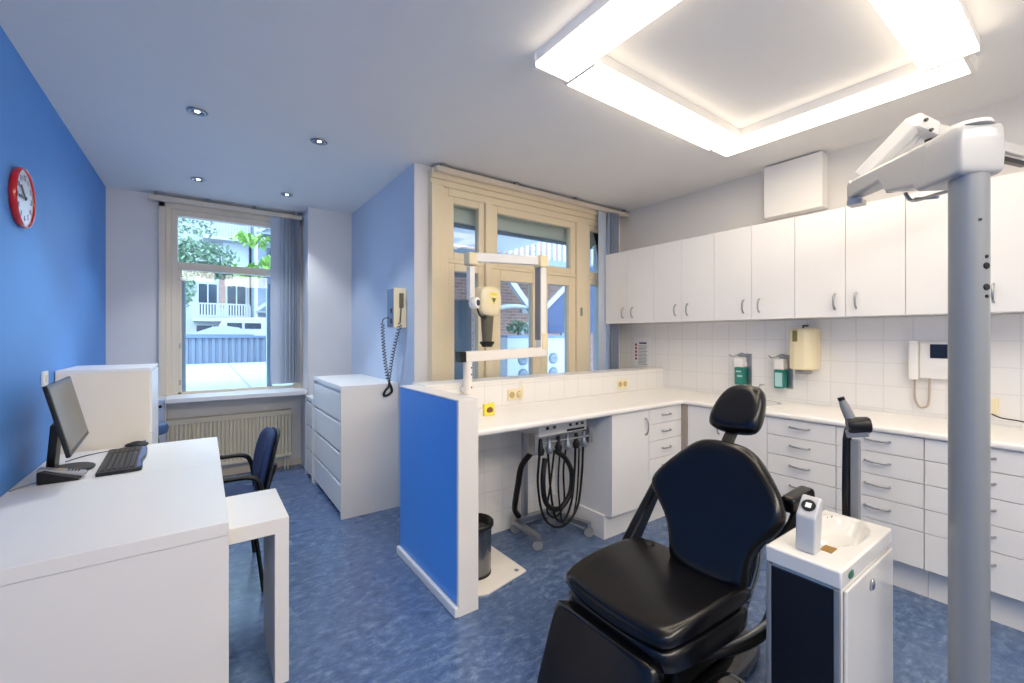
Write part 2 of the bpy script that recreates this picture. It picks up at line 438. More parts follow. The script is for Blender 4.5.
def handle(parent, c, along, out, L=.112, r=.006):
    c, along, out = Vector(c), Vector(along), Vector(out); b = BM()
    pts = [c-along*L/2, c-along*L/2*.86+out*.016, c-along*L*.2+out*.027, c+along*L*.2+out*.027, c+along*L/2*.86+out*.016, c+along*L/2]
    tube(b, pts, r, 8, smooth=4)
    return obj('handle', b, M_steel, parent, smooth=True)
ROWS = [.862, .747, .62, .491, .366, .172]
def drawer_unit_x(y1, y0, label, xf=3.07):       # faces -X
    t = thing('drawer_unit', label, 'drawer unit', (xf+.28, (y0+y1)/2, 0), 'white drawer units under the right worktop')
    obj('carcass', box(xf+.02, XR-.01, y0+.001, y1-.001, .165, .864), M_cab, t)
    obj('plinth', box(xf+.085, xf+.10, y0+.001, y1-.001, 0, .165), M_white, t)
    for a, c in zip(ROWS, ROWS[1:]):
        d = obj('drawer', box(xf, xf+.019, y0+.002, y1-.002, c+.0035, a-.0005), M_cab, t, bevel=.0015)
        handle(d, (xf, (y0+y1)/2, (a+c)/2+.012 if a-c < .15 else c+.135), (0, 1, 0), (-1, 0, 0))
drawer_unit_x(1.351, .964, 'white five-drawer unit just right of the headrest, next to the sink doors')
drawer_unit_x(.964, .577, 'white five-drawer unit partly behind the black instrument arm')
drawer_unit_x(.577, .19, 'white five-drawer unit crossed by the tall grey pole')
drawer_unit_x(.19, -.197, 'white five-drawer unit at the right edge, right of the grey pole')
t = thing('sink_cabinet', 'white two-door base cabinet under the sink behind the headrest', 'cabinet', (3.35, 1.64, 0))
obj('carcass', box(3.09, XR-.01, 1.352, 1.93, .165, .864), M_cab, t); obj('plinth', box(3.155, 3.17, 1.352, 1.93, 0, .165), M_white, t)
for y0, y1, hy in ((1.353, 1.639, 1.60), (1.642, 1.932, 1.68)):
    d = obj('door', box(3.07, 3.089, y0, y1, .172, .862), M_cab, t, bevel=.0015); handle(d, (3.07, hy, .74), (0, 0, 1), (-1, 0, 0))
# left run
t = thing('base_cabinet', 'white single-door base cabinet left of the corner drawers with an exposed side', 'cabinet', (2.45, 2.25, 0))
obj('carcass', box(2.25, 2.648, 1.996, 2.552, .165, .864), M_cab, t)
obj('plinth', box(2.235, 2.648, 2.035, 2.552, 0, .165), M_white, t, bevel=.002)
d = obj('door', box(2.25, 2.646, 1.976, 1.995, .172, .862), M_cab, t, bevel=.0015); handle(d, (2.605, 1.976, .745), (0, 0, 1), (0, -1, 0), .12)
t = thing('drawer_unit', 'narrow white drawer unit in the corner beside the single-door cabinet', 'drawer unit', (2.82, 2.25, 0))
obj('carcass', box(2.65, 3.05, 1.996, 2.552, .165, .864), M_cab, t)
obj('plinth', box(2.65, 3.15, 2.035, 2.05, 0, .165), M_white, t)
for a, c in zip(ROWS, ROWS[1:]):
    d = obj('drawer', box(2.651, 3.052, 1.976, 1.995, c+.0035, a-.0005), M_cab, t, bevel=.0015)
    handle(d, (2.852, 1.976, (a+c)/2+.005 if a-c < .15 else c+.135), (1, 0, 0), (0, -1, 0), .10)
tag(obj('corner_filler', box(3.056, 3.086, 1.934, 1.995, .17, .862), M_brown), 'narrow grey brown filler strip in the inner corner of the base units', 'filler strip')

# wall cabinets
def wall_cab(y1, y0, label):
    xf = 3.304
    t = thing('wall_cabinet', label, 'cabinet', (3.48, (y0+y1)/2, 1.523), 'white two-door wall cabinets on the right wall')
    obj('carcass', box(xf+.02, XR-.001, y0+.001, y1-.001, 1.527, 2.215), M_cab, t)
    ym = (y0+y1)/2
    for a, c, s in ((y1, ym, -1), (ym, y0, 1)):
        d = obj('door', box(xf, xf+.019, c+.0015, a-.0015, 1.523, 2.217), M_cab, t, bevel=.0015)
        handle(d, (xf, ym-s*.056, 1.622), (0, 0, 1), (-1, 0, 0), .095)
wl = ['white two-door wall cabinet nearest the cream window', 'white two-door wall cabinet second from the cream window', 'white two-door wall cabinet above the soap dispensers',
      'white two-door wall cabinet above the cream towel dispenser', 'white two-door wall cabinet crossed by the tall grey pole', 'white two-door wall cabinet at the far right edge']
ed = [2.99, 2.42, 1.85, 1.275, .70, .13, -.44]
for i in range(6): wall_cab(ed[i], ed[i+1], wl[i])
tag(obj('boxed_duct', box(3.55, XR-.001, 1.195, 1.585, 2.316, CE-.012), M_white, bevel=.004), 'plain white box on the wall above the wall cabinets', 'box')

# ------------------------------------------------------------------ things on the right wall
def dispenser(y, z, label, lab):
    t = thing('soap_dispenser', label, 'dispenser', (3.62, y, z-.13))
    fx = XR-.006
    obj('back_plate', box(fx-.004, fx+.001, y-.07, y+.03, z-.13, z+.13), M_steel, t, bevel=.002)
    obj('housing', box(fx-.085, fx-.004, y-.035, y+.035, z+.02, z+.10), M_white, t, bevel=.008)
    bt = BM(); bx(bt, fx-.08, fx-.01, y-.036, y+.036, z-.125, z+.018)
    bo = obj('bottle', bt, M_green, t, bevel=.008)
    if lab: obj('bottle_label', box(fx-.082, fx-.0805, y-.026, y+.026, z-.11, z-.005), M_greenlab, bo)
    else:
        bb = BM(); bx(bb, fx-.082, fx-.0805, y-.02, y+.02, z-.02, z-.01); bx(bb, fx-.082, fx-.0805, y-.03, y+.01, z-.06, z-.045); obj('bottle_label', bb, M_greenlab, bo)
    b = BM(); tube(b, [(fx-.02, y-.03, z+.05), (fx-.03, y-.034, z+.11), (fx-.07, y-.02, z+.135), (fx-.11, y+.01, z+.115), (fx-.13, y+.03, z+.11), (fx-.16, y+.035, z+.125)], .005, 8, smooth=4)
    obj('lever', b, M_steel, t, smooth=True)
    b = BM(); tube(b, [(fx-.05, y, z+.1), (fx-.05, y, z+.12), (fx-.085, y+.01, z+.115)], .006, 8); obj('spout', b, M_steel, t)
dispenser(1.79, 1.125, 'steel elbow-lever soap dispenser with plain green bottle, nearer the window', False)
dispenser(1.487, 1.125, 'steel elbow-lever soap dispenser with pale labelled bottle beside the towel dispenser', True)
t = thing('towel_dispenser', 'cream rounded paper towel dispenser mounted on the white tiles', 'dispenser', (3.55, 1.345, 1.17))
b = BM(); Fb = lambda u, v, n: Vector((XR-.007-u, v, n))
pl = [(0, 1.232), (.10, 1.232), (.145, 1.245), (.17, 1.285), (.17, 1.345), (.145, 1.385), (.10, 1.40), (0, 1.40)]
prism(b, pl, Fb, 1.155, 1.455)
o = obj('housing', b, M_ivory, t, bevel=.02, seg=4)
obj('sight_window', box(XR-.007-.1755, XR-.007-.165, 1.325, 1.355, 1.36, 1.44), mat('dark_amber', (120, 110, 50), .3), o)
b = BM(); lathe(b, [(.05, 0), (.052, .02), (.044, .03)], (XR-.10, 1.315, 1.126), seg=20); obj('outlet', b, M_grey, t, smooth='auto')
b = BM(); tube(b, [(XR-.09, 1.32, 1.45), (XR-.09, 1.32, 1.475), (XR-.006, 1.32, 1.475)], .006); obj('catch', b, M_black, t)
# intercom
t = thing('intercom', 'white wall intercom with handset and small black screen on the tiles', 'intercom', (3.63, .64, 1.13))
fx = XR-.006
obj('housing', box(fx-.045, fx, .50, .70, 1.14, 1.36), M_white, t, bevel=.006)
obj('screen', box(fx-.048, fx-.0452, .535, .65, 1.265, 1.35), M_lcd, t)
h_ = obj('handset', box(fx-.07, fx-.015, .702, .745, 1.13, 1.37), M_white, t, bevel=.01)
b = BM(); tube(b, [(fx-.03, .72, 1.13), (fx-.03, .722, 1.02), (fx-.03, .705, .965), (fx-.03, .68, .96), (fx-.03, .66, .99), (fx-.03, .655, 1.14)], .006, 8, smooth=5)
obj('cord', b, mat('taupe_cord', (178, 164, 148), .5), h_, smooth=True)
# right socket with cable
t = thing('wall_socket', 'ivory wall socket with a dark cable right of the grey pole', 'socket', (fx-.01, .405, .96))
obj('plate', box(fx-.03, fx, .375, .435, .955, 1.05), M_ivory, t, bevel=.004)
b = BM(); tube(b, [(fx-.03, .40, .96), (fx-.05, .36, .945), (fx-.10, .29, .945), (fx-.13, .2, .93), (fx-.16, .08, .905)], .004, 6, smooth=4); obj('cable', b, M_black, t, smooth=True)
# poster
t = thing('notice_sheet', 'printed notice sheet with small coloured blocks on the corner tiles', 'notice', (fx, 2.81, 1.09))
obj('sheet', box(fx-.0015, fx, 2.70, 2.905, 1.088, 1.38), M_paper, t)
b = BM()
for i in range(5): bx(b, fx-.0022, fx-.0016, 2.868, 2.892, 1.155+i*.036, 1.155+i*.036+.024)
obj('red_block', b, mat('print_red', (170, 60, 70), .6), t)
b = BM()
bx(b, fx-.0022, fx-.0016, 2.75, 2.84, 1.318, 1.336)
for i in range(14): bx(b, fx-.0022, fx-.0016, 2.74+.01*(i % 3), 2.85, 1.11+i*.0145, 1.114+i*.0145)
obj('print', b, mat('print_dark', (70, 74, 96), .6), t)
def socket2(x, z, label, plug=False):
    t = thing('wall_socket', label, 'socket', (x, 2.553, z-.04))
    obj('plate', box(x-.065, x+.065, 2.543, 2.555, z-.04, z+.04), M_ivory, t, bevel=.004)
    for dx in (-.032, .032):
        b = BM(); lathe(b, [(.024, 0), (.024, .002), (.018, .0022), (.017, .0004)], (x+dx, 2.543, z), (0, -1, 0), 20); o = obj('outlet', b, mat('ochre_plastic', (190, 170, 110), .5), t)
    if plug:
        b = BM(); lathe(b, [(.018, 0), (.016, .035)], (x+.032, 2.54, z), (0, -1, 0), 14); p = obj('plug', b, M_ivory, t)
        b = BM(); tube(b, [(x+.032, 2.505, z), (x+.035, 2.50, z+.03), (x+.04, 2.53, z+.10)], .005, 8, smooth=4); obj('cord', b, M_ivory, p)
socket2(1.855, .972, 'ivory double socket with a plug behind the yellow card', True)
socket2(3.034, .972, 'ivory double socket on the low tiled wall near the corner')

# sink and tap
t = thing('sink', 'round white sink set in the right worktop behind the headrest', 'sink', (3.36, 1.60, .9))
b = BM(); lathe(b, [(.205, 0), (.205, .004), (.19, .006), (.18, .003)], (3.36, 1.60, .9), seg=40, cap=False); obj('rim', b, M_unit, t, smooth=True)
b = BM(); lathe(b, [(.18, .0031), (.1, .0018), (.02, .0012)], (3.36, 1.60, .9), seg=40, cap=False); obj('bowl', b, mat('sink_shade', (205, 206, 208), .3), t, smooth=True)
t = thing('tap', 'chrome tap by the sink partly hidden by the headrest', 'tap', (3.57, 1.62, .9))
b = BM(); lathe(b, [(.025, 0), (.022, .02), (.016, .03), (.016, .075)], (3.57, 1.62, .9), seg=18); obj('body', b, M_chrome, t, smooth='auto')
b = BM(); tube(b, [(3.57, 1.62, .965), (3.54, 1.62, .995), (3.46, 1.62, 1.0), (3.42, 1.62, .985)], .01, 10, smooth=4); obj('spout', b, M_chrome, t, smooth=True)
b = BM(); tube(b, [(3.57, 1.62, .97), (3.57, 1.62, 1.02)], .008); tube(b, [(3.57, 1.62, 1.015), (3.53, 1.58, 1.02)], .006); obj('lever', b, M_chrome, t, smooth=True)

# yellow card
t = thing('card_box', 'small yellow card box with a brown picture on the left worktop', 'box', (1.465, 2.28, .9))
fr = frame3((1.465, 2.28, .901), (1, .25, 0), (0, .05, 1))
b = BM(); prism(b, [(-.045, 0), (.045, 0), (.045, .075), (-.045, .075)], fr, -.02, .0); obj('box', b, M_yellow, t, bevel=.002)
b = BM(); prism(b, chaikin([(-.028, .018), (.03, .018), (.026, .045), (.0, .055), (-.03, .045)], 2), fr, .0, .0008); obj('picture', b, mat('print_brown', (120, 70, 40), .5), t)

# ------------------------------------------------------------------ x-ray arm on the low wall
t = thing('dental_xray_unit', 'ivory articulated dental x-ray arm with pointed head standing on the low wall', 'x-ray unit', (1.43, 2.5, 1.0))
b = BM(); lathe(b, [(.024, 0), (.03, .004), (.03, .225)], (1.43, 2.50, 1.015), seg=24); post = obj('post', b, M_warm, t, smooth='auto')
b = BM()
for z in (1.06, 1.145, 1.19): lathe(b, [(.006, 0), (.006, .002)], (1.442, 2.471, z), (.3, -1, 0), 10)
obj('hole', b, M_black, post)
obj('wall_bracket', box(1.40, 1.46, 2.50, 2.547, 1.03, 1.06), M_white, t)
b = BM(); obar(b, (1.40, 2.50, 1.262), (2.105, 2.52, 1.283), .07, .068); obj('lower_arm', b, M_warm, t, bevel=.006)
b = BM(); obar(b, (1.355, 2.50, 1.262), (1.40, 2.50, 1.263), .072, .07); obj('arm_end_cap', b, M_black, t, bevel=.004)
b = BM(); bx(b, 2.05, 2.105, 2.487, 2.553, 1.31, 1.93); ua = obj('upright', b, M_white, t, bevel=.006)
b = BM(); bx(b, 2.042, 2.0495, 2.49, 2.55, 1.37, 1.92); obj('grey_cover', b, M_grey, ua, label='grey cover strip')
b = BM(); bx(b, 2.06, 2.115, 2.48, 2.56, 1.30, 1.42); obj('hinge_cover', b, M_ivory, t, bevel=.006)
b = BM(); obar(b, (2.07, 2.52, 1.965), (1.58, 2.70, 1.968), .06, .065); obj('upper_arm', b, M_white, t, bevel=.006)
b = BM(); bx(b, 2.035, 2.115, 2.47, 2.565, 1.915, 2.005); obj('elbow', b, M_ivory, t, bevel=.01)
b = BM(); bx(b, 1.535, 1.61, 2.66, 2.745, 1.91, 2.0); obj('elbow', b, M_ivory, t, bevel=.01)
b = BM(); obar(b, (1.57, 2.702, 1.90), (1.57, 2.702, 1.66), .042, .052, (0, 1, 0)); obj('drop_arm', b, M_white, t, bevel=.005)
b = BM(); lathe(b, [(.036, 0), (.041, .006), (.041, .05), (.036, .056)], (1.553, 2.665, 1.635), (.5, -.86, 0), 28); jn = obj('joint', b, M_white, t, smooth='auto')
b = BM(); lathe(b, [(.022, 0), (.020, .006)], Vector((1.553, 2.665, 1.635))+Vector((.5, -.86, 0)).normalized()*.056, (.5, -.86, 0), 24); obj('joint_cap', b, mat('dark_blue_plastic', (30, 44, 84), .3), jn)
Fh = frame3((1.693, 2.69, 1.652), (1, .12, 0), (0, 0, 1))
b = BM(); cushion(b, chaikin([(-.095, -.095), (.06, -.108), (.095, -.08), (.095, .08), (.07, .105), (-.095, .112), (-.098, 0)], 1), Fh, -.075, .075, .016, sm=1)
hd = obj('head', b, M_ivory, t, smooth=True)
b = BM(); prism(b, [(-.02, .03), (.045, .03), (.0125, -.032)][::-1], Fh, .0752, .0762); obj('warning_triangle', b, M_yellow, hd)
b = BM(); prism(b, [(-.006, .022), (.031, .022), (.0125, -.014)][::-1], Fh, .0762, .0766); obj('warning_mark', b, mat('print_dark', (70, 74, 96)), hd)
b = BM(); prism(b, [(-.02, .06), (.045, .06), (.045, .04), (-.02, .04)][::-1], Fh, .0752, .076); obj('warning_label', b, M_yellow, hd)
b = BM(); lathe(b, [(.05, 0), (.048, -.02), (.036, -.185)], (1.702, 2.69, 1.545), seg=28); obj('cone', b, M_olive, t, smooth='auto')
b = BM(); lathe(b, [(.050, 0), (.056, -.006), (.050, -.018), (.04, -.03), (.040, -.04)], (1.702, 2.69, 1.36), seg=28); obj('cone_tip', b, M_black, t, smooth='auto')
b = BM(); tube(b, [(1.60, 2.66, 1.60), (1.615, 2.65, 1.55), (1.65, 2.65, 1.53), (1.68, 2.66, 1.54)], .007, 8, smooth=4); obj('cable', b, M_black, t, smooth=True)

# x-ray control box on side wall
t = thing('control_box', 'ivory wall control box with handset and coiled cord above the drawer chest', 'control box', (XS, 3.38, 1.47))
bxm = obj('housing', box(XS-.107, XS-.003, 3.25, 3.395, 1.465, 1.775), M_ivory, t, bevel=.006)
sp_ = obj('side_panel', box(XS-.111, XS-.107, 3.255, 3.39, 1.47, 1.77), mat('blue_grey_panel', (88, 112, 150), .5), t, label='blue grey control face')
b = BM()
for z in (1.50, 1.58): bx(b, XS-.117, XS-.111, 3.28, 3.31, z, z+.035)
obj('dial', b, M_black, sp_)
obj('handset', box(XS-.065, XS-.03, 3.238, 3.25, 1.62, 1.735), M_olive, bxm, bevel=.004, label='dark grip on the front')
b = BM(); tube(b, [(XS-.05, 3.243, 1.62), (XS-.06, 3.24, 1.50)], .006); obj('grip_cable', b, M_olive, bxm)
def coil(bm, p0, p1, sag, r=.013, turns=19, tr=.0042):
    p0, p1 = Vector(p0), Vector(p1); pts = []
    n = turns*8; d = (p1-p0).normalized(); u = d.orthogonal().normalized(); w_ = d.cross(u)
    for i in range(n+1):
        s = i/n; p = p0.lerp(p1, s)+Vector((sag*math.sin(PI*s), 0, 0)); a = 2*PI*turns*s
        pts.append(p+(u*math.cos(a)+w_*math.sin(a))*r)
    tube(bm, pts, tr, 5)
b = BM(); coil(b, (XS-.06, 3.24, 1.50), (1.215, 3.40, 1.04), -.01)
coil(b, (1.162, 3.39, 1.50), (1.21, 3.40, 1.04), -.01)
tube(b, [(XS-.111, 3.34, 1.54), (1.185, 3.36, 1.545), (1.165, 3.385, 1.53), (1.162, 3.39, 1.50)], .005, 8, smooth=4)
cc = obj('coiled_cord', b, mat('dark_cord', (60, 66, 80), .5), t, smooth=True)
b = BM(); tube(b, [(XS-.10, 3.508, 1.05), (XS-.13, 3.47, 1.0), (XS-.16, 3.40, .94), (XS-.17, 3.39, .9), ], .012, 8, smooth=4)
b.free()
b = BM(); cs = (1.215, 3.398, 0)
tube(b, [(1.222, 3.405, 1.035), (1.215, 3.395, .995), (1.185, 3.395, .96), (1.175, 3.395, .925), (1.205, 3.395, .925), (1.24, 3.395, .95), (1.235, 3.395, .985), (1.222, 3.40, 1.02)], .010, 8, smooth=4)

obj('hand_switch', b, M_black, cc, smooth=True)

# ------------------------------------------------------------------ chest(s) of drawers
def chest(x0, x1, y0, y1, zt, rows, label):
    t = thing('drawer_chest', label, 'chest of drawers', ((x0+x1)/2, (y0+y1)/2, 0))
    obj('side_panel', box(x0, x1, y0, y0+.02, 0, zt-.03), M_warm, t, bevel=.001)
    obj('side_panel', box(x0, x1, y1-.02, y1, 0, zt-.03), M_warm, t, bevel=.001)
    obj('top', box(x0, x1, y0, y1, zt-.03, zt), M_white, t, bevel=.002)
    obj('carcass', box(x0+.03, x1-.005, y0+.02, y1-.02, .03, zt-.03), M_white, t)
    n = rows; h = (zt-.03-.05)/n
    for i in range(n):
        z0 = .045+i*h
        obj('drawer', box(x0+.004, x0+.024, y0+.022, y1-.022, z0, z0+h-.028), M_white, t, bevel=.002)
chest(.853, 1.305, 3.42, 4.44, 1.016, 4, 'white four-drawer chest in front of the pale blue side wall')
chest(.845, 1.30, 4.45, 4.785, .80, 3, 'lower white chest just behind the four-drawer chest')

# ------------------------------------------------------------------ left side: desks
def desk(y0, y1, near, far, label, g):
    t = thing('desk', label, 'desk', (-.31, (y0+y1)/2, 0), g)
    obj('desktop', box(XL+.004, .077, y0, y1, .672, .72), M_warm, t, bevel=.002)
    if near: obj('end_panel', box(XL+.004, near, y0+.004, y0+.05, 0, .671), M_warm, t, bevel=.002)
    if far: obj('end_panel', box(XL+.004, far, y1-.05, y1-.004, 0, .671), M_warm, t, bevel=.002)
    obj('back_panel', box(XL+.004, XL+.022, y0+.055, y1-.055, .25, .671), M_warm, t)
desk(1.885, 2.808, .077, -.28, 'white desk nearest the viewer with a solid end panel against the blue wall', None)
desk(2.812, 3.53, -.28, .077, 'white desk under the keyboard, farther along the blue wall', None)
t = thing('desk_return', 'low white pull-out side table beneath the near desk', 'side table', (-.05, 2.15, 0))
obj('tabletop', box(-.40, .284, 1.95, 2.35, .608, .668), M_warm, t, bevel=.002)
obj('leg', box(.233, .284, 1.95, 2.35, 0, .608), M_warm, t, bevel=.002)
obj('leg', box(-.40, -.35, 1.95, 2.35, 0, .608), M_warm, t, bevel=.002)
# cupboard behind desk
t = thing('cupboard', 'cream sided cupboard standing behind the desks against the blue wall', 'cupboard', (-.48, 3.84, 0))
obj('side_panel', box(XL+.004, -.278, 3.57, 3.59, 0, 1.178), mat('cream_laminate', (242, 230, 210), .4), t, bevel=.002)
obj('side_panel', box(XL+.004, -.278, 4.08, 4.10, 0, 1.178), M_white, t, bevel=.002)
obj('top', box(XL+.004, -.27, 3.57, 4.10, 1.178, 1.198), M_white, t, bevel=.002)
obj('body', box(XL+.004, -.285, 3.59, 4.08, .02, 1.178), M_white, t)
for z0, z1 in ((.04, .40), (.405, .78), (.785, 1.172)): obj('drawer', box(-.284, -.266, 3.594, 4.076, z0, z1), M_white, t, bevel=.002)
t = thing('wall_switch_box', 'pale box with a dark knob on the wall beside the left window', 'switch box', (-.32, 5.06, .86))
obj('box', box(-.345, -.285, 5.03, 5.08, .60, .82), mat('pale_blue_plastic', (196, 206, 226), .4), t, bevel=.006)
b = BM(); lathe(b, [(.014, 0), (.012, .016)], (-.315, 5.03, .76), (0, -1, 0), 14); obj('knob', b, M_black, t)
# stool
t = thing('stool', 'round blue padded stool half hidden behind the cupboard', 'stool', (-.40, 4.52, 0))
b = BM(); lathe(b, [(.13, .0), (.165, .015), (.175, .05), (.165, .085), (.13, .10), (.05, .104)], (-.40, 4.52, .60), seg=32); obj('seat', b, M_stool, t, smooth='auto')
for a in (.6, 2.2, 3.8, 5.4):
    b = BM(); tube(b, [(-.40+.11*math.cos(a), 4.52+.11*math.sin(a), .605), (-.40+.17*math.cos(a), 4.52+.17*math.sin(a), 0)], .011, 8); obj('leg', b, M_black, t, smooth='auto')
b = BM(); tube(b, [(-.40+.145*math.cos(k*PI/10), 4.52+.145*math.sin(k*PI/10), .25) for k in range(20)], .008, 8, closed=True); obj('foot_ring', b, M_black, t, smooth=True)

# monitor
t = thing('monitor', 'black flat monitor tilted back on the desk by the blue wall', 'monitor', (-.52, 2.98, .72))
A, B_, D, E_ = Vector((-.47, 2.66, .868)), Vector((-.505, 3.26, .868)), Vector((-.543, 2.66, 1.186)), Vector((-.578, 3.26, 1.186))
u = (B_-A); v = (D-A); fm = frame3(A, u, v); W_, H_ = u.length, v.length
b = BM(); prism(b, [(0, 0), (W_, 0), (W_, H_), (0, H_)], fm, -.016, 0); cs = obj('casing', b, M_black, t, bevel=.004)
b = BM(); prism(b, [(.016, .022), (W_-.016, .022), (W_-.016, H_-.014), (.016, H_-.014)], fm, .0003, .0012); obj('screen', b, M_screen, t)
b = BM(); prism(b, [(.12, .06), (W_-.12, .06), (W_-.12, H_-.06), (.12, H_-.06)], fm, -.036, -.016); obj('back_housing', b, M_black, t, bevel=.015)
b = BM(); obar(b, (-.60, 3.02, .735), (-.575, 2.985, .98), .10, .03, (1, 0, 0)); obj('neck', b, M_black, t, bevel=.006)
b = BM(); cushion(b, [(-.55+.10*math.cos(k*PI/16), 3.07+.115*math.sin(k*PI/16)) for k in range(32)], frame3((0, 0, .7205), (1, 0, 0), (0, 1, 0)), 0, .018, .006); obj('base', b, M_black, t, smooth=True)
# keyboard
t = thing('keyboard', 'black computer keyboard with a blue edge on the far desk', 'keyboard', (-.34, 3.15, .72))
Fk = frame3((-.345, 3.135, .7205), (.99, .02, 0), (-.04, .99, 0))
b = BM(); prism(b, chaikin([(-.088, -.28), (-.088, -.285), (.07, -.285), (.086, -.26), (.076, -.1), (.09, .05), (.084, .25), (.07, .28), (-.088, .28), (-.088, .27)], 1), Fk, 0, .018); kb = obj('body', b, M_black, t, bevel=.003)
b = BM(); prism(b, [(.063, -.26), (.08, -.24), (.068, -.1), (.086, .05), (.078, .24), (.063, .26), (.058, 0)], Fk, .0181, .0196); obj('palm_edge', b, mat('steel_blue_plastic', (60, 98, 160), .35), t, label='blue palm edge')
b = BM()
for r in range(6):
    for c in range(15):
        x_, y_ = -.075+r*.0215, -.255+c*.0325+(.006*(r % 3))
        if c in (11,) and r < 6: continue
        v8 = bx(b, 0, 1, 0, 1, 0, 1)
        for vv in v8:
            q = vv.co; sx, sy = (.0015 if q.z > .5 else 0), (.0015 if q.z > .5 else 0)
            vv.co = Fk(x_+(.0185-2*sx)*q.x+sx, y_+(.0285-2*sy)*q.y+sy, .0181+.006*q.z)
ko = obj('keys', b, mat('key_plastic', (20, 20, 23), .45), t); ko['kind'] = 'stuff'
t = thing('computer_mouse', 'black computer mouse just beyond the keyboard', 'mouse', (-.33, 3.485, .72))
fm2 = frame3((-.33, 3.487, .7205), (1, 0, 0), (0, 1, 0))
b = BM(); cushion(b, [(.062*math.cos(k*PI/12), .034*math.sin(k*PI/12)) for k in range(24)], fm2, 0, .028, .014, .008); obj('shell', b, M_black, t, smooth=True)
b = BM(); bx(b, -.30, -.285, 3.481, 3.493, .75, .757); obj('wheel', b, M_grey, t)
b = BM(); tube(b, [(-.385, 3.49, .725), (-.44, 3.45, .723), (-.50, 3.42, .723), (-.56, 3.36, .723), (-.60, 3.28, .724)], .0025, 6, smooth=4); obj('cable', b, M_black, t)
# phone in cradle
t = thing('desk_phone', 'black and silver cordless phone lying in its cradle on the desk', 'phone', (-.55, 2.87, .72))
b = BM(); fp = frame3((0, 2.84, .7205), (1, 0, 0), (0, 0, 1))
prism(b, [(-.615, 0), (-.475, 0), (-.47, .012), (-.59, .062), (-.615, .058)], frame3((0, 2.92, .7205), (1, 0, 0), (0, 0, 1)), 0, .08); obj('cradle', b, M_black, t, bevel=.006)
b = BM(); obar(b, (-.618, 2.88, .783), (-.455, 2.88, .741), .05, .022); hs = obj('handset', b, mat('silver_plastic', (150, 152, 158), .35), t, bevel=.008)
b = BM(); obar(b, (-.565, 2.88, .7795), (-.525, 2.88, .7697), .034, .003); obj('display', b, mat('amber_lcd', (190, 160, 120), .3), hs)
b = BM()
for i in range(4):
    for j in range(3):
        x_ = -.517+i*.011; y_ = 2.868+j*.012; z_ = .7675-i*.0027
        bx(b, x_, x_+.007, y_-.004, y_+.004, z_, z_+.0025)
obj('keypad', b, M_black, hs)
b = BM(); tube(b, [(-.614, 2.87, .73), (-.655, 2.84, .726), (-.685, 2.80, .724)], .004, 6, smooth=3); obj('cable', b, M_grey, t)
# socket on left wall
t = thing('wall_socket', 'small white socket on the blue wall left of the monitor', 'socket', (XL, 3.36, 1.13))
obj('plate', box(XL, XL+.012, 3.32, 3.40, 1.13, 1.21), M_paper, t, bevel=.003); b = BM(); lathe(b, [(.02, 0), (.02, .002)], (XL+.012, 3.36, 1.17), (1, 0, 0), 16); obj('outlet', b, M_beige, t)
# clock
t = thing('wall_clock', 'round red-rimmed wall clock on the blue wall', 'clock', (XL, 3.04, 1.90))
b = BM(); lathe(b, [(.05, 0), (.130, 0), (.138, .005), (.140, .016), (.138, .024), (.133, .028), (.129, .026), (.128, .020)], (XL, 2.975, 2.045), (1, 0, 0), 56, cap=False); obj('rim', b, M_red, t, smooth=True)
obj('face', disc((XL+.014, 2.975, 2.045), .1285, (1, 0, 0), .005, 48), mat('clock_face', (226, 230, 236), .3), t)
fc = frame3((XL+.0195, 2.975, 2.045), (0, 1, 0), (0, 0, 1))
for n in range(1, 13):
    b = BM(); a = PI/2-n*PI/6; text_bm(b, str(n), .036, (lambda dx, dz: (lambda x, y, z: fc(x+dx, y+dz, z)))(.094*math.cos(a), .094*math.sin(a)), .001)
    obj('numeral', b, mat('numeral_violet', (112, 108, 170), .5), t)
b = BM()
for a, L_, w_ in ((math.radians(183), .085, .012), (math.radians(140), .075, .014)):
    p = fc(0, 0, .004); q = fc(L_*math.cos(a), L_*math.sin(a), .004); obar(b, p, q, w_, .002, (1, 0, 0))
obj('hands', b, M_black, t)
b = BM(); lathe(b, [(.01, 0), (.008, .006)], fc(0, 0, .002), (1, 0, 0), 16); obj('hub', b, M_black, t)

# office chair
t = thing('office_chair', 'blue upholstered office chair with black arms pushed up to the desk', 'chair', (.12, 2.98, 0))
fs = frame3((0, 0, .43), (1, 0, 0), (0, 1, 0))
b = BM(); cushion(b, chaikin([(-.14, 2.77), (.30, 2.79), (.30, 3.17), (-.14, 3.19)], 3), fs, 0, .06, .025, .01); obj('seat', b, M_seatblue, t, smooth=True)
b = BM(); cushion(b, chaikin([(-.12, 2.79), (.28, 2.81), (.28, 3.15), (-.12, 3.17)], 3), fs, -.03, -.001, .008); obj('seat_shell', b, M_black, t, smooth=True)
fbk = frame3((.29, 2.98, .48), (0, -1, 0), (.20, 0, .98))
outl = chaikin([(-.17, 0), (.17, 0), (.20, .14), (.19, .32), (.12, .36), (-.12, .36), (-.19, .32), (-.20, .14)], 2)
bend = lambda u, v: -u*u*1.0
b = BM(); cushion(b, outl, frame3((.29, 2.98, .48), (0, -1, 0), (.20, 0, .98)), -.0, .045, .02, .0, lambda u, v: u*u*.7)
obj('backrest', b, M_seatblue, t, smooth=True)
outl2 = [(u*1.03, v*1.02-.004) for u, v in outl]
b = BM(); cushion(b, outl2, frame3((.29, 2.98, .48), (0, -1, 0), (.20, 0, .98)), -.022, -.001, .009, .0, lambda u, v: u*u*.7); obj('back_shell', b, M_black, t, smooth=True)
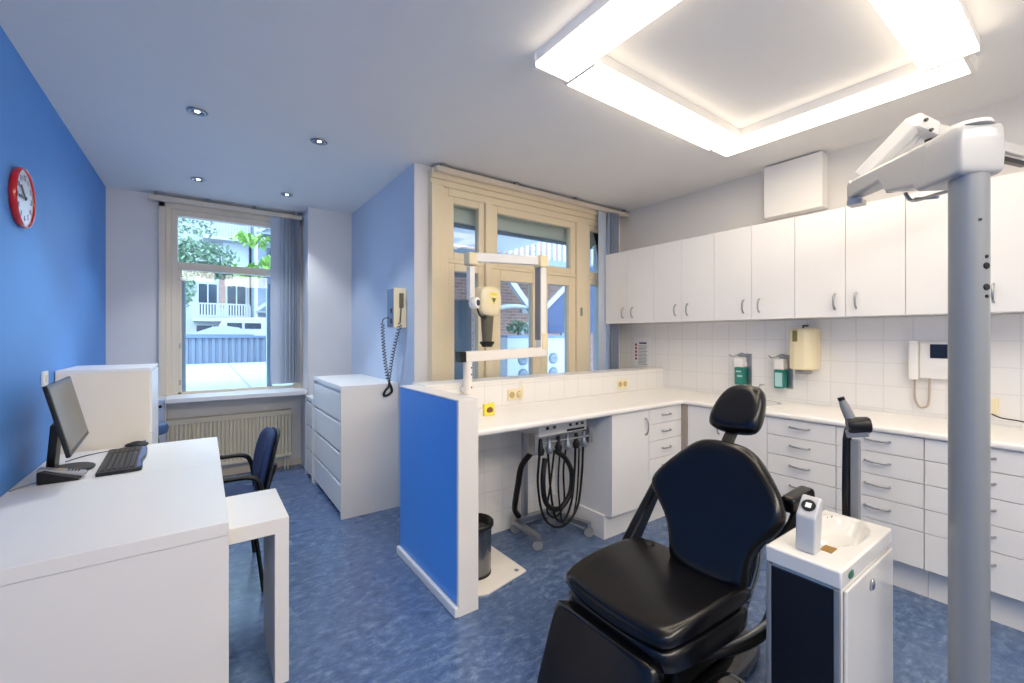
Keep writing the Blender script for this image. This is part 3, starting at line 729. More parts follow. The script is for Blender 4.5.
for s in (-1, 1):
    y = 2.98+s*.265
    b = BM(); tube(b, [(.27, y-s*.04, .42), (.27, y, .47), (.25, y, .59), (.21, y, .635), (.10, y, .642), (-.02, y, .638)], .014, 10, smooth=5); obj('armrest', b, M_black, t, smooth=True)
    b = BM(); tube(b, [(.20, y-s*.05, .415), (.235, y-s*.02, .3), (.27, y, 0)], .011, 10, smooth=4); obj('leg', b, M_black, t, smooth=True)
    b = BM(); tube(b, [(-.06, y-s*.05, .415), (-.08, y-s*.02, .3), (-.11, y, 0)], .011, 10, smooth=4); obj('leg', b, M_black, t, smooth=True)
b = BM(); bx(b, .20, .29, 2.93, 3.03, .37, .40); obar(b, (.285, 2.98, .385), (.36, 2.98, .62), .06, .015, (1, 0, 0)); obj('back_bracket', b, M_black, t)
b = BM(); tube(b, [(.20, 2.765, .41), (.20, 3.195, .41)], .01); tube(b, [(-.06, 2.765, .41), (-.06, 3.195, .41)], .01); obj('cross_bar', b, M_black, t)

# ------------------------------------------------------------------ dental cart, bin, plate
t = thing('instrument_cart', 'wheeled cart hung with black hoses under the left worktop', 'cart', (2.0, 2.3, 0))
b = BM(); obar(b, (1.80, 2.50, .085), (1.775, 2.17, .085), .04, .035); obar(b, (2.11, 2.45, .085), (2.185, 2.12, .085), .04, .035); obar(b, (1.80, 2.48, .085), (2.12, 2.46, .085), .045, .04)
obj('base_frame', b, M_steel, t, bevel=.004)
for cx_, cy_ in ((1.80, 2.47), (1.777, 2.19), (2.185, 2.13), (2.11, 2.43)):
    b = BM(); lathe(b, [(.012, -.013), (.032, -.013), (.035, 0), (.032, .013), (.012, .013)], (cx_, cy_, .0355), (.6, .8, 0), 18); cw = obj('caster', b, M_grey, t, smooth='auto')
    b = BM(); lathe(b, [(.014, 0), (.014, .02)], (cx_, cy_, .062), seg=10); obj('caster_stem', b, M_steel, cw)
b = BM(); bx(b, 1.87, 1.905, 2.46, 2.495, .10, .76); obj('column', b, M_steel, t)
b = BM(); bx(b, 1.72, 2.145, 2.11, 2.50, .758, .83); cn = obj('console', b, mat('console_white', (214, 212, 206), .4), t, bevel=.006)
b = BM()
for xx in (1.78, 1.84, 1.98, 2.04, 2.09): bx(b, xx, xx+.022, 2.1065, 2.1095, .80, .818)
bx(b, 1.96, 2.12, 2.1065, 2.1095, .768, .782)
obj('console_buttons', b, M_black, cn)
b = BM(); tube(b, [(1.70, 2.13, .715), (2.17, 2.10, .715)], .008); bx(b, 1.69, 1.715, 2.11, 2.18, .65, .775); bx(b, 2.15, 2.18, 2.09, 2.16, .67, .775)
obj('hanger_rail', b, M_steel, t)
hx = [1.74, 1.81, 1.89, 1.97, 2.05, 2.12]
for i, xx in enumerate(hx):
    b = BM(); lathe(b, [(.020, 0), (.026, .03), (.016, .05), (.012, .10)], (xx, 2.115, .645), seg=12); obj('instrument_holder', b, M_black if i % 2 == 0 else M_steel, t, smooth='auto')
def hose(pts, r):
    b = BM(); tube(b, pts, r, 8, smooth=6); obj('hose', b, M_rubber, t, smooth=True)
mp_ = lambda pts: [(1.735+(x-1.87)*1.33, y-.115, z) for x, y, z in pts]
y_ = 2.235
hose(mp_([(1.87, y_, .65), (1.86, y_, .45), (1.89, y_-.02, .24), (1.99, y_-.03, .16), (2.10, y_-.02, .24), (2.15, y_, .45), (2.16, y_, .65)]), .008)
hose(mp_([(1.935, y_+.02, .65), (1.94, y_, .40), (1.97, y_, .22), (2.03, y_, .18), (2.08, y_, .30), (2.10, y_, .5), (2.105, y_, .65)]), .008)
hose(mp_([(1.90, 2.23, .62), (1.875, 2.21, .47), (1.90, 2.21, .33), (1.98, 2.21, .28), (2.05, 2.21, .36), (2.06, 2.21, .50), (2.02, 2.22, .60), (1.97, 2.23, .65)]), .017)
hose(mp_([(1.98, 2.26, .65), (1.96, 2.27, .42), (1.94, 2.27, .26), (1.99, 2.27, .2), (2.05, 2.27, .27), (2.04, 2.26, .5), (2.05, 2.25, .65)]), .007)
hose(mp_([(1.99, 2.22, .64), (1.965, 2.2, .45), (1.975, 2.19, .25), (2.0, 2.2, .18), (2.06, 2.2, .2), (2.10, 2.21, .36), (2.12, 2.22, .64)]), .006)
hose([(1.72, 2.16, .67), (1.70, 2.26, .55), (1.70, 2.30, .42), (1.72, 2.36, .28), (1.76, 2.42, .19), (1.83, 2.47, .115)], .02)

t = thing('waste_bin', 'dark steel pedal bin standing behind the partition end', 'bin', (1.30, 2.19, .012))
b = BM(); lathe(b, [(.09, 0), (.095, .01), (.10, .265)], (1.30, 2.19, .018), seg=36); obj('body', b, mat('bin_steel', (110, 112, 116), .2, metal=.9), t, smooth='auto')
b = BM(); lathe(b, [(.10, 0), (.112, .01), (.112, .028), (.10, .036), (.088, .03), (.085, 0)], (1.30, 2.19, .283), seg=36, cap=False); obj('rim', b, M_black, t, smooth=True)
b = BM(); lathe(b, [(.097, 0), (.097, .012)], (1.30, 2.19, .0125), seg=36); obj('foot_ring', b, M_black, t)
b = BM(); prism(b, [(1.15, 2.0), (1.25, 1.965), (1.56, 2.03), (1.55, 2.54), (1.15, 2.54)], Fxy, .001, .012)
t2 = obj('floor_plate', b, M_warm, bevel=.002); tag(t2, 'flat cream plate lying on the floor under the waste bin', 'floor plate')
b = BM(); lathe(b, [(.014, 0), (.012, .003)], (1.51, 2.06, .0121), seg=14); obj('screw_cap', b, M_grey, t2)

# ------------------------------------------------------------------ dental chair
t = thing('dental_chair', 'black leather dental chair facing left with headrest and leg rest', 'dental chair', (1.6, 1.03, 0))
fs = frame3((0, 0, 0), (1, 0, 0), (0, 1, 0))
o_ = chaikin([(1.165, .84), (1.21, .80), (1.66, .775), (1.72, .82), (1.72, 1.26), (1.66, 1.315), (1.21, 1.305), (1.165, 1.27)], 2)
b = BM(); cushion(b, o_, fs, .385, .455, .022, 0, lambda u, v: .018*((v-1.04)/.25)**2-.012*((u-1.46)/.25)**2+.004, sm=1); obj('seat', b, M_leather, t, smooth=True)
b = BM(); cushion(b, [(1.46+(u-1.46)*.985, 1.04+(v-1.04)*.985) for u, v in o_], fs, .305, .392, .018); obj('seat_pan', b, M_leather, t, smooth=True)
kx = .42; up = Vector((kx, 0, 1)).normalized(); zb = lambda z: (z-.45)/up.z
fb = frame3((1.62, 0, .45), (0, -1, 0), (kx, 0, 1))
bk = [(-1.12, -.02), (-1.11, .05), (-1.145, .15), (-1.215, .22), (-1.272, .275), (-1.26, .33), (-1.19, .42), (-1.10, .523), (-1.04, .54), (-.92, .54), (-.85, .525), (-.77, .44), (-.715, .36), (-.69, .30), (-.715, .235), (-.775, .18), (-.80, .10), (-.785, .02), (-.80, -.02)]
b = BM(); cushion(b, chaikin(bk[::-1] if False else [p for p in bk][::-1], 2), fb, -.05, .025, .03, 0, lambda u, v: .25*(u+.98)**2)
bo = obj('backrest', b, M_leather, t, smooth=True)
b = BM(); cushion(b, chaikin([(-.98+(u+.98)*.93, .26+(v-.26)*.95) for u, v in bk][::-1], 2), fb, -.085, -.05, .015, 0, lambda u, v: .25*(u+.98)**2); obj('back_shell', b, M_black, t, smooth=True)
fhd = frame3((2.01, 0, 1.062), (0, -1, 0), (.50, 0, .85))
b = BM(); cushion(b, chaikin([(-1.135, -.08), (-1.10, -.118), (-.92, -.118), (-.885, -.08), (-.90, .08), (-.94, .125), (-1.05, .125), (-1.10, .08)], 2), fhd, -.05, .035, .032, 0, lambda u, v: .9*(u+1.01)**2); obj('headrest', b, M_leather, t, smooth=True)
b = BM(); obar(b, (1.86, 1.02, .84), (2.0, 1.015, 1.0), .05, .022, (1, 0, 0)); obar(b, (1.99, 1.015, .99), (2.04, 1.01, 1.03), .08, .03, (1, 0, 0)); obj('headrest_post', b, M_black, t, bevel=.005)
# arms
b = BM(); obar(b, (1.645, 1.345, .40), (1.87, 1.315, .71), .05, .09, (1, 0, 0), .045, .05); obj('armrest', b, M_leather, t, bevel=.016, seg=3)
b = BM(); tube(b, [(1.62, 1.33, .40), (1.64, 1.25, .36)], .018); obj('arm_bracket', b, M_black, t)
b = BM(); obar(b, (1.80, .72, .755), (1.955, .705, .775), .06, .065, (0, 0, 1)); obj('armrest', b, M_leather, t, bevel=.018, seg=3)
b = BM(); tube(b, [(1.80, .76, .60), (1.84, .72, .68), (1.86, .71, .75)], .016, 8, smooth=3); obj('arm_bracket', b, M_black, t)
# leg rest
lr = frame3((1.165, 0, .352), (0, -1, 0), (.36, 0, 1)) 
b = BM(); cushion(b, chaikin([(-1.29, -.36), (-.83, -.36), (-.83, -.0), (-.86, .0), (-1.26, .0), (-1.29, -.0)], 0), lr, -.05, .03, .014, .0, sm=1); obj('leg_rest', b, M_navyblk if False else M_leather, t, smooth=True)
b = BM(); bx(b, 1.21, 1.25, .88, 1.24, .285, .318); obj('hinge_bar', b, M_steel, t)
# base
b = BM(); cushion(b, chaikin([(1.25, .86), (1.95, .86), (2.05, .95), (2.05, 1.12), (1.95, 1.22), (1.25, 1.22)], 2), fs, 0, .075, .03); obj('base_plate', b, mat('gloss_black', (14, 14, 17), .15, coat=.5), t, smooth=True)
b = BM(); prism(b, [(1.40, .08), (1.85, .08), (1.78, .31), (1.45, .31)], frame3((0, 1.17, 0), (1, 0, 0), (0, 0, 1)), 0, .24); obj('lift_column', b, M_black, t, bevel=.02)
b = BM(); tube(b, [(1.40, .87, .27), (1.55, .80, .275), (1.70, .76, .30), (1.80, .76, .38), (1.83, .77, .48), (1.82, .78, .60)], .022, 10, smooth=5); obj('side_arm', b, M_black, t, smooth=True)
b = BM(); tube(b, [(1.42, .862, .293), (1.55, .795, .299), (1.70, .755, .325), (1.77, .75, .36)], .010, 8, smooth=5); obj('side_arm_trim', b, M_steel, t, smooth=True)
b = BM(); tube(b, [(1.80, .88, .30), (1.86, .86, .45), (1.86, .85, .60)], .018, 10, smooth=4); obj('back_strut', b, M_chrome, t, smooth=True)
b = BM()
cushion(b, rrect(1.34, 1.62, .74, .87, .04), fs, .08, .15, .03); obj('foot_control', b, mat('gloss_black', (14, 14, 17)), t, smooth=True)
for s, yy in ((0, 1.225), (1, .84)):
    b = BM(); lathe(b, [(.024, 0), (.024, .012), (.015, .018)], (1.645, yy, .452), (-.1, 0, 1), 18); obj('pivot_cap', b, M_black, t, smooth='auto')

# ------------------------------------------------------------------ cuspidor unit
t = thing('cuspidor_unit', 'white cuspidor unit with black front, basin and cup filler beside the dental chair', 'cuspidor', (1.75, .56, 0))
X0, X1, Y0, Y1 = 1.492, 1.982, .455, .662
b = BM(); bx(b, X0+.012, X1-.004, Y0+.006, Y1-.006, .17, .664); obj('body', b, M_unit, t, bevel=.012, seg=3)
obj('pedestal', box(1.60, 1.95, .48, .64, 0, .168), M_black, t, bevel=.01)
# grey frame + black front
b = BM(); bx(b, X0, X0+.014, Y0+.004, Y0+.020, .12, .664); bx(b, X0, X0+.014, Y1-.016, Y1-.002, .12, .664); obj('front_frame', b, M_pole, t, bevel=.003)
obj('front_panel', box(X0+.004, X0+.0135, Y0+.021, Y1-.017, .12, .655), M_navyblk, t, label='dark navy front panel')
d = obj('side_door', box(X0+.03, X1-.006, Y0-.004, Y0+.005, .175, .655), M_unit, t, bevel=.004)
b = BM(); cushion(b, chaikin([(1.722, .588), (1.748, .588), (1.748, .628), (1.722, .628)], 2), frame3((0, Y0-.004, 0), (1, 0, 0), (0, 0, 1)), 0, .010, .004); obj('door_pull', b, M_chrome, d, smooth=True)
# top slab with bowl
b = BM(); nx, ny = 56, 26
cxb, cyb, ax_, ay_ = 1.80, .566, .165, .078
def hz(x, y):
    e = math.hypot((x-cxb)/ax_, (y-cyb)/ay_); 
    return .72-.045*max(0, min(1, (1-e)/.35))**.7 if e < 1 else .72
grid = [[b.verts.new((X0+(X1-X0)*i/nx, Y0+(Y1-Y0)*j/ny, hz(X0+(X1-X0)*i/nx, Y0+(Y1-Y0)*j/ny))) for j in range(ny+1)] for i in range(nx+1)]
for i in range(nx):
    for j in range(ny): b.faces.new((grid[i][j], grid[i+1][j], grid[i+1][j+1], grid[i][j+1]))
per = [grid[i][0] for i in range(nx+1)]+[grid[nx][j] for j in range(1, ny+1)]+[grid[i][ny] for i in range(nx-1, -1, -1)]+[grid[0][j] for j in range(ny-1, 0, -1)]
low = [b.verts.new((v_.co.x, v_.co.y, .666)) for v_ in per]
for i in range(len(per)): b.faces.new((per[i], low[i], low[(i+1) % len(per)], per[(i+1) % len(per)]))
b.faces.new(low)
tp = obj('basin_top', b, M_unit, t, smooth='auto', bevel=.006)
b = BM(); prism(b, [(1.535, .7205), (1.585, .7205), (1.605, .878), (1.59, .886), (1.54, .832)], frame3((0, .592, 0), (1, 0, 0), (0, 0, 1)), 0, .055); cf = obj('cup_filler', b, mat('light_grey_plastic', (186, 188, 190), .35), t, bevel=.006, seg=3)
ftop = frame3((1.566, .5645, .8605), (.68, 0, .73), (0, 1, 0))
b = BM(); lathe(b, [(.020, 0), (.020, .0015), (.015, .0016)], ftop(0, 0, .001), ftop(0, 0, 1)-ftop(0, 0, 0), 24); kn = obj('control_ring', b, M_black, cf)
b = BM(); prism(b, [(-.008, -.008), (.008, -.008), (.008, .008), (-.008, .008)], ftop, .0028, .0036); obj('control_button', b, M_paper, kn)
b = BM()
for i in range(6): bx(b, 1.595+i*.009, 1.600+i*.009, .512, .545, .7202, .7222)
obj('filter_grid', b, mat('brass', (190, 150, 80), .3, metal=.8), tp)
b = BM(); bx(b, 1.63, 1.665, .545, .575, .712, .726); obj('cup_rest', b, M_white, tp, bevel=.004)
b = BM(); lathe(b, [(.009, 0), (.009, .004)], (1.555, Y0, .692), (0, -1, 0), 16); bx(b, 1.562, 1.578, Y0-.004, Y0, .682, .702); obj('green_button', b, mat('green_button', (20, 96, 70), .3), t)
b = BM(); bx(b, X1, X1+.02, Y0+.02, Y0+.05, .66, .69); obj('rear_knob', b, M_black, t)
# assistant arm behind the basin
b = BM(); prism(b, [(0, .40), (.035, .40), (.04, .90), (.035, 1.02), (.018, 1.045), (-.003, 1.0), (-.010, .80)], frame3((2.03, .618, 0), (1, 0, 0), (0, 0, 1)), .0, .024); aa = obj('assistant_arm', b, M_black, t, bevel=.008)
obj('arm_side', box(2.032, 2.062, .566, .593, .40, 1.0), M_grey, aa, bevel=.004, label='grey side plate')
obj('arm_mount', box(1.979, 2.035, .57, .61, .45, .55), M_black, aa)
b = BM(); obar(b, (2.03, .605, 1.02), (2.05, .54, 1.035), .03, .03); obj('arm_head', b, M_grey, aa, bevel=.005)
b = BM(); lathe(b, [(.027, 0), (.031, .01), (.031, .065), (.026, .072)], (2.025, .60, 1.055), (.45, -.85, 0.1), 28); dm = obj('arm_drum', b, M_black, aa, smooth='auto')
b = BM(); lathe(b, [(.018, .0), (.016, .06), (.011, .085)], (2.035, .588, 1.07), (-.15, .35, 1), 16); obj('nozzle', b, M_grey, dm, smooth='auto')
b = BM(); lathe(b, [(.012, .0), (.012, .012)], Vector((2.035, .588, 1.07))+Vector((-.15, .35, 1)).normalized()*.085, (-.15, .35, 1), 14); obj('nozzle_tip', b, M_black, dm)

# ------------------------------------------------------------------ lamp pole
t = thing('lamp_pole', 'tall grey column with a jointed white lamp arm at the right front', 'lamp pole', (1.877, .254, 0))
PX, PY = 1.877, .254
b = BM(); lathe(b, [(.0445, .02), (.0445, 1.878)], (PX, PY, 0), seg=48); pl_ = obj('pole', b, M_pole, t, smooth='auto')
b = BM(); lathe(b, [(.16, 0), (.16, .012), (.07, .03)], (PX, PY, 0), seg=40); obj('floor_flange', b, M_pole, t, smooth='auto')
b = BM(); vd = Vector((-PX, -PY, 0)).normalized(); sd = Vector((-vd.y, vd.x, 0))
for z, off in ((1.445, .032), (1.46, .03), (1.515, .03), (1.53, .032)):
    dv = (vd*.75+(-sd)*-.66); 
def pole_dot(bm, ang, z, r):
    d_ = Vector((math.cos(ang), math.sin(ang), 0)); lathe(bm, [(r, 0), (r*.8, .003)], Vector((PX, PY, z))+d_*.0435, d_, 14)
a0 = math.atan2(-PY, -PX)
for z, r in ((1.605, .011), (1.632, .006), (1.543, .011), (1.516, .006)): pole_dot(b, a0+.95, z, r)
pole_dot(b, a0+.55, 1.74, .005)
obj('pole_screw', b, M_black, pl_)
# head block: oriented along arm
ad = Vector((.673, .74, 0)).normalized(); an = Vector((-ad.y, ad.x, 0))
fa = frame3(Vector((PX, PY, 0)), ad, Vector((0, 0, 1)))   # u along arm, v up, n = ad x z
b = BM(); cushion(b, rrect(-.046, .085, 1.875, 2.025, .02), fa, -.0625, .0625, .012, sm=1); obj('head_block', b, M_head, t, smooth=True)
fat = lambda u, v, n: fa(u, v, n*(1-.5*max(0, (u-.07)/.437)))
b = BM(); prism(b, [(.05, 1.876), (.12, 1.876), (.135, 1.896), (.275, 1.925), (.31, 1.975), (.49, 1.975), (.507, 1.98), (.507, 2.04), (.45, 2.046), (.3, 2.038), (.07, 2.0245), (.05, 2.024)][::-1], fat, -.0615, .0615); obj('arm', b, M_head, t, bevel=.012, seg=3)
b = BM(); lathe(b, [(.055, 0), (.05, .012), (.03, .018)], (PX, PY, 2.023), seg=28); obj('top_cap', b, M_unit, t, smooth='auto')
pe = fa(.507, 2.0, 0)
b = BM(); lathe(b, [(.022, -.04), (.026, -.035), (.026, .035), (.022, .05)], pe, (0, 0, 1), 20); bx(b, pe.x-.03, pe.x+.03, pe.y-.03, pe.y+.02, pe.z-.055, pe.z-.035); obj('arm_joint', b, M_steel, t, smooth='auto')
for dz in (.01, .03, -.015):
    b = BM(); lathe(b, [(.007, 0), (.006, .004)], pe+Vector((-.026, -.004, dz)), (-1, -.2, 0), 12); obj('joint_screw', b, M_black, t)
b = BM(); lathe(b, [(.02, 0), (.02, .008)], fa(.30, 1.945, 0), (0, 0, -1), 14); obj('stop_knob', b, M_black, t)
b = BM(); tube(b, [fa(.27, 1.92, .02), fa(.25, 1.885, .03), fa(.17, 1.88, .04), fa(.07, 1.87, .04)], .006, 8, smooth=4); tube(b, [fa(.24, 1.888, .03), fa(.17, 1.872, .05)], .006); obj('cable', b, M_steel, t, smooth=True)
# spring arm folding back behind the block
q0 = Vector((2.175, .594, 2.045)); q1 = Vector((2.148, .429, 2.19)); q2 = Vector((2.94, .229, 2.2))
b = BM(); obar(b, q0, q1, .06, .05, (0, 0, 1)); obar(b, q0+Vector((.05, -.02, .0)), q1+Vector((.05, -.02, -.01)), .03, .03, (0, 0, 1)); obj('spring_arm', b, M_unit, t, bevel=.006)
b = BM(); obar(b, q1+Vector((-.01, .01, .005)), q1+Vector((.09, -.03, -.02)), .06, .055, (0, 0, 1)); el = obj('spring_elbow', b, M_unit, t, bevel=.01)
b = BM(); 
for dv in ((.0, -.03, -.0), (.02, -.04, -.035)): lathe(b, [(.007, 0), (.006, .006)], q1+Vector(dv), (-.7, -.7, 0), 12)
obj('elbow_screw', b, M_black, el)
b = BM(); obar(b, q1+Vector((.07, -.02, -.015)), q2, .05, .045, (0, 0, 1)); obj('outer_arm', b, M_unit, t, bevel=.008)
b = BM(); obar(b, q1+Vector((.08, -.02, -.055)), q2+Vector((0, 0, -.045)), .02, .02, (0, 0, 1)); obj('outer_rod', b, M_black, t)

# ------------------------------------------------------------------ ceiling lights
def tube_light(x0, x1, y0, y1, label, zo=0.):
    t = thing('ceiling_light', label, 'ceiling light', ((x0+x1)/2, (y0+y1)/2, CE-.075), 'fluorescent fittings in a square on the ceiling')
    obj('housing', box(x0+.004, x1-.004, y0+.004, y1-.004, CE-.053, CE-.0005), M_white, t)
    lx = (x1-x0) > (y1-y0)
    b = BM(); bx(b, x0+(.02 if lx else 0), x1-(.02 if lx else 0), y0+(0 if lx else .02), y1-(0 if lx else .02), CE-.072, CE-.053); obj('diffuser', b, M_tube, t, bevel=.004)
    for s in (0, 1):
        if lx: a = (x0, x0+.019) if s == 0 else (x1-.019, x1); bb = box(a[0], a[1], y0, y1, CE-.075, CE-.0005)
        else: a = (y0, y0+.019) if s == 0 else (y1-.019, y1); bb = box(x0, x1, a[0], a[1], CE-.075, CE-.0005)
        obj('end_cap', bb, M_white, t, bevel=.004)
tube_light(1.25, 1.448, .24, 1.575, 'long fluorescent ceiling light on the left side of the lit square')
tube_light(1.452, 2.775, 1.385, 1.585, 'long fluorescent ceiling light on the far side of the lit square')
tube_light(2.78, 2.965, .375, 1.585, 'long fluorescent ceiling light on the right side of the lit square')
tube_light(1.452, 2.775, .34, .53, 'long fluorescent ceiling light on the near side of the lit square')
# downlights
dl = [(-.028, 3.13, 'small recessed downlight nearest the blue wall and the viewer'), (.64, 3.13, 'small recessed downlight on the right, nearer the viewer'),
      (-.033, 4.48, 'small recessed downlight nearest the left window'), (.635, 4.48, 'small recessed downlight above the wall pier')]
for x, y, lb in dl:
    t = thing('downlight', lb, 'downlight', (x, y, CE-.01), 'recessed spots over the office corner')
    b = BM(); lathe(b, [(.047, -.004), (.052, -.009), (.038, -.012), (.030, -.006), (.028, -.001)], (x, y, CE), seg=28, cap=False); obj('ring', b, M_steel, t, smooth=True)
    b = BM(); lathe(b, [(.010, -.007), (.013, -.0045)], (x, y, CE), seg=20); obj('bulb', b, M_spot, t)
    b = BM(); lathe(b, [(.029, -.0035), (.029, -.001)], (x, y, CE), seg=20); obj('reflector', b, mat('dark_reflector', (70, 76, 90), .3, metal=.6), t)

# ------------------------------------------------------------------ outside, left window
g = struct('terrace', box(-6, 1.25, YB+.31, 11.5, .6, .80), tile_mat('paving', ('X', 'Y'), (160, 162, 164), (112, 118, 124), 1.2, 1.5, .45, 6.2, .012, .8), 'pale concrete slab terrace outside the left window')
struct('ground_outside', box(-30, 40, YW+.3, 60, -1.2, -1.0), M_extgrey, 'pale yard ground outside')
t = thing('fence', 'grey blue corrugated metal fence along the far terrace edge', 'fence', (.3, 11.55, .8))
b = BM(); pr = []
nn = 52; xa, xb = -5., 1.24
for i in range(nn):
    x = xa+(xb-xa)*i/nn; d = (xb-xa)/nn
    pr += [(x, 11.5), (x+d*.5, 11.5), (x+d*.58, 11.53), (x+d*.92, 11.53)]
prism(b, (pr+[(xb, 11.5), (xb, 11.56), (xa, 11.56)])[::-1], Fxy, .80, 1.36); obj('panel', b, M_fence, t)
obj('top_rail', box(xa, xb, 11.46, 11.6, 1.36, 1.41), mat('blue_grey_metal', (96, 116, 146), .5), t)
t = thing('rooflight', 'low white rooflight cover just beyond the fence', 'rooflight', (.35, 12.6, 1.0))
b = BM(); prism(b, [(-.25, 1.44), (.95, 1.44), (.7, 1.60), (.45, 1.64), (.2, 1.62)], frame3((0, 13.0, 0), (1, 0, 0), (0, 0, 1)), 0, .8); obj('cover', b, M_extwhite, t)
obj('curb', box(-.3, 1.0, 12.1, 13.1, -1, 1.44), mat('blue_grey_metal', (96, 116, 146)), t)
t = thing('van', 'white van with dark side windows parked beyond the fence', 'van', (2.2, 18, -1))
b = BM(); prism(b, chaikin([(.42, -.6), (4.2, -.6), (4.2, 1.98), (4.0, 2.06), (.75, 2.06), (.55, 1.95), (.42, 1.6)], 1), frame3((0, 19.6, 0), (1, 0, 0), (0, 0, 1)), 0, 1.7); obj('body', b, M_extwhite, t, bevel=.03)
b = BM(); bx(b, .68, 1.12, 17.88, 17.895, 1.66, 1.86); bx(b, 1.2, 1.7, 17.88, 17.895, 1.66, 1.86); obj('side_window', b, M_extdark, t)
for xx in (1.1, 3.5):
    b = BM(); lathe(b, [(.32, 0), (.32, .2)], (xx, 17.8, -.68), (0, 1, 0), 24); obj('wheel', b, M_rubber, t)
YF = 30.
t = thing('apartment_house', 'white apartment house with railed balconies beyond the terrace', 'building', (1, YF, -1))
b = BM(); bx(b, -14, 2.25, YF, YF+6, -1, 13); obj('wall', b, mat('pale_render', (160, 162, 160), .8), t)
b = BM(); bx(b, .75, 1.05, YF-.02, YF, 3.0, 5.2); obj('brick_strip', b, M_brick, t)
def ext_win(x0, x1, z0, z1, y=YF):
    f = BM(); bx(f, x0-.07, x1+.07, y-.06, y, z0-.07, z0); bx(f, x0-.07, x1+.07, y-.06, y, z1, z1+.07); bx(f, x0-.07, x0, y-.06, y, z0, z1); bx(f, x1, x1+.07, y-.06, y, z0, z1); bx(f, (x0+x1)/2-.03, (x0+x1)/2+.03, y-.06, y, z0, z1)
    fo = obj('window', f, M_extwhite, t); obj('window_glass', box(x0, x1, y-.02, y-.001, z0, z1), M_extdark, fo)
ext_win(-.2, .65, 2.6, 4.35); ext_win(1.15, 2.05, 2.6, 4.35); ext_win(.75, 1.0, 5.4, 6.2); ext_win(-2.2, -1.2, 2.6, 4.35); ext_win(1.25, 2.1, 5.3, 6.6); ext_win(-.3, 1.2, .9, 2.0); ext_win(-2.5, -1.4, 5.4, 6.6); ext_win(.3, 2.0, 8.1, 9.8)
def balcony(x0, x1, z0, z1, d=1.0):
    o = obj('balcony', box(x0, x1, YF-d, YF, z0-.16, z0), M_extwhite, t)
    b = BM(); n = int((x1-x0)/.13)
    for i in range(n+1):
        x = x0+(x1-x0)*i/n; bx(b, x-.035, x+.035, YF-d, YF-d+.03, z0, z1)
    bx(b, x0, x1, YF-d-.02, YF-d+.05, z1, z1+.07)
    obj('railing', b, M_extwhite, o)
balcony(-.45, 2.2, 2.38, 3.15); balcony(.0, 2.2, 6.95, 7.85)
b = BM(); bx(b, .95, 2.2, YF-.12, YF-.05, 5.05, 6.85); bb2 = None
obj('shade_panel', b, mat('pale_grey_render', (196, 202, 206), .8), t)
t = thing('stair_tower', 'grey outdoor stair tower with white diagonal beams beside the apartment house', 'building', (3.2, 28, -1))
obj('wall', box(2.35, 6.5, 28.5, 33, -1, 13), mat('blue_grey_render', (126, 136, 148), .8), t)
for k in range(5):
    b = BM(); z = .6+k*2.2; obar(b, (2.4, 28.3, z), (4.6, 28.3, z+1.9), .15, .18); obj('beam', b, M_extwhite, t)
    obj('landing', box(2.4, 5, 27.6, 28.5, z-.1, z), M_extgrey, t)
b = BM(); 
for x in (2.4, 3.3): bx(b, x-.07, x+.07, 27.7, 27.84, -1, 12)
obj('post', b, M_extwhite, t)
for z in (1.0, 3.2, 5.4): obj('window', box(3.0, 3.7, 28.46, 28.5, z, z+1.1), M_extdark, t)

def foliage(cx, cy, cz, rx, ry, rz, n, s, rnd):
    b = BM()
    for _ in range(n):
        while True:
            p = Vector((rnd.uniform(-1, 1), rnd.uniform(-1, 1), rnd.uniform(-1, 1)))
            if p.length < 1: break
        p = Vector((cx+p.x*rx, cy+p.y*ry, cz+p.z*rz)); k = s*rnd.uniform(.6, 1.3)
        m = Matrix.Rotation(rnd.uniform(0, 6.28), 3, 'Z') @ Matrix.Rotation(rnd.uniform(-1.2, 1.2), 3, 'X')
        vs = [b.verts.new(p+m @ Vector(q)*k) for q in ((0, -1, 0), (.5, -.2, .1), (.35, .5, .1), (0, 1, 0), (-.35, .5, .1), (-.5, -.2, .1))]
        b.faces.new(vs)
    return b
rn = random.Random(3)
def tree(loc, crowns, trunk, label, m, n, s):
    t = thing('tree', label, 'tree', loc)
    b = BM()
    for c in crowns:
        q = foliage(*c, n, s, rn); me = bpy.data.meshes.new('tmp'); q.to_mesh(me); q.free(); b.from_mesh(me); bpy.data.meshes.remove(me)
    o = obj('foliage', b, m, t); o['kind'] = 'stuff'
    b = BM(); tube(b, trunk, .12, 8, smooth=3, r2=.04); obj('trunk', b, M_bark, t, smooth=True)
tree((-1.6, 20, -1), [(-.9, 20, 6.0, 1.6, 1.2, 1.6), (-.2, 20, 4.4, 1.4, 1.0, .6), (-.75, 19.5, 3.3, .55, .8, 1.1), (.35, 20.5, 3.95, .9, .8, .32)], [(-1.6, 20, -1), (-1.5, 20, 3), (-.9, 20, 6)], 'loose green tree seen at the left of the left window', M_leaf, 900, .10)
tree((3.4, 10, -1), [(1.0, 9.6, 3.95, .45, .4, .28), (.75, 9.4, 3.2, .35, .3, .10), (.72, 9.5, 2.62, .35, .3, .12), (1.15, 9.6, 2.75, .3, .3, .2)], [(3.4, 10, -1), (3.0, 10, 2), (1.8, 9.8, 3.6), (1.0, 9.6, 3.9)], 'bright green leafy branch hanging at the right of the left window', M_leaf2, 90, .09)

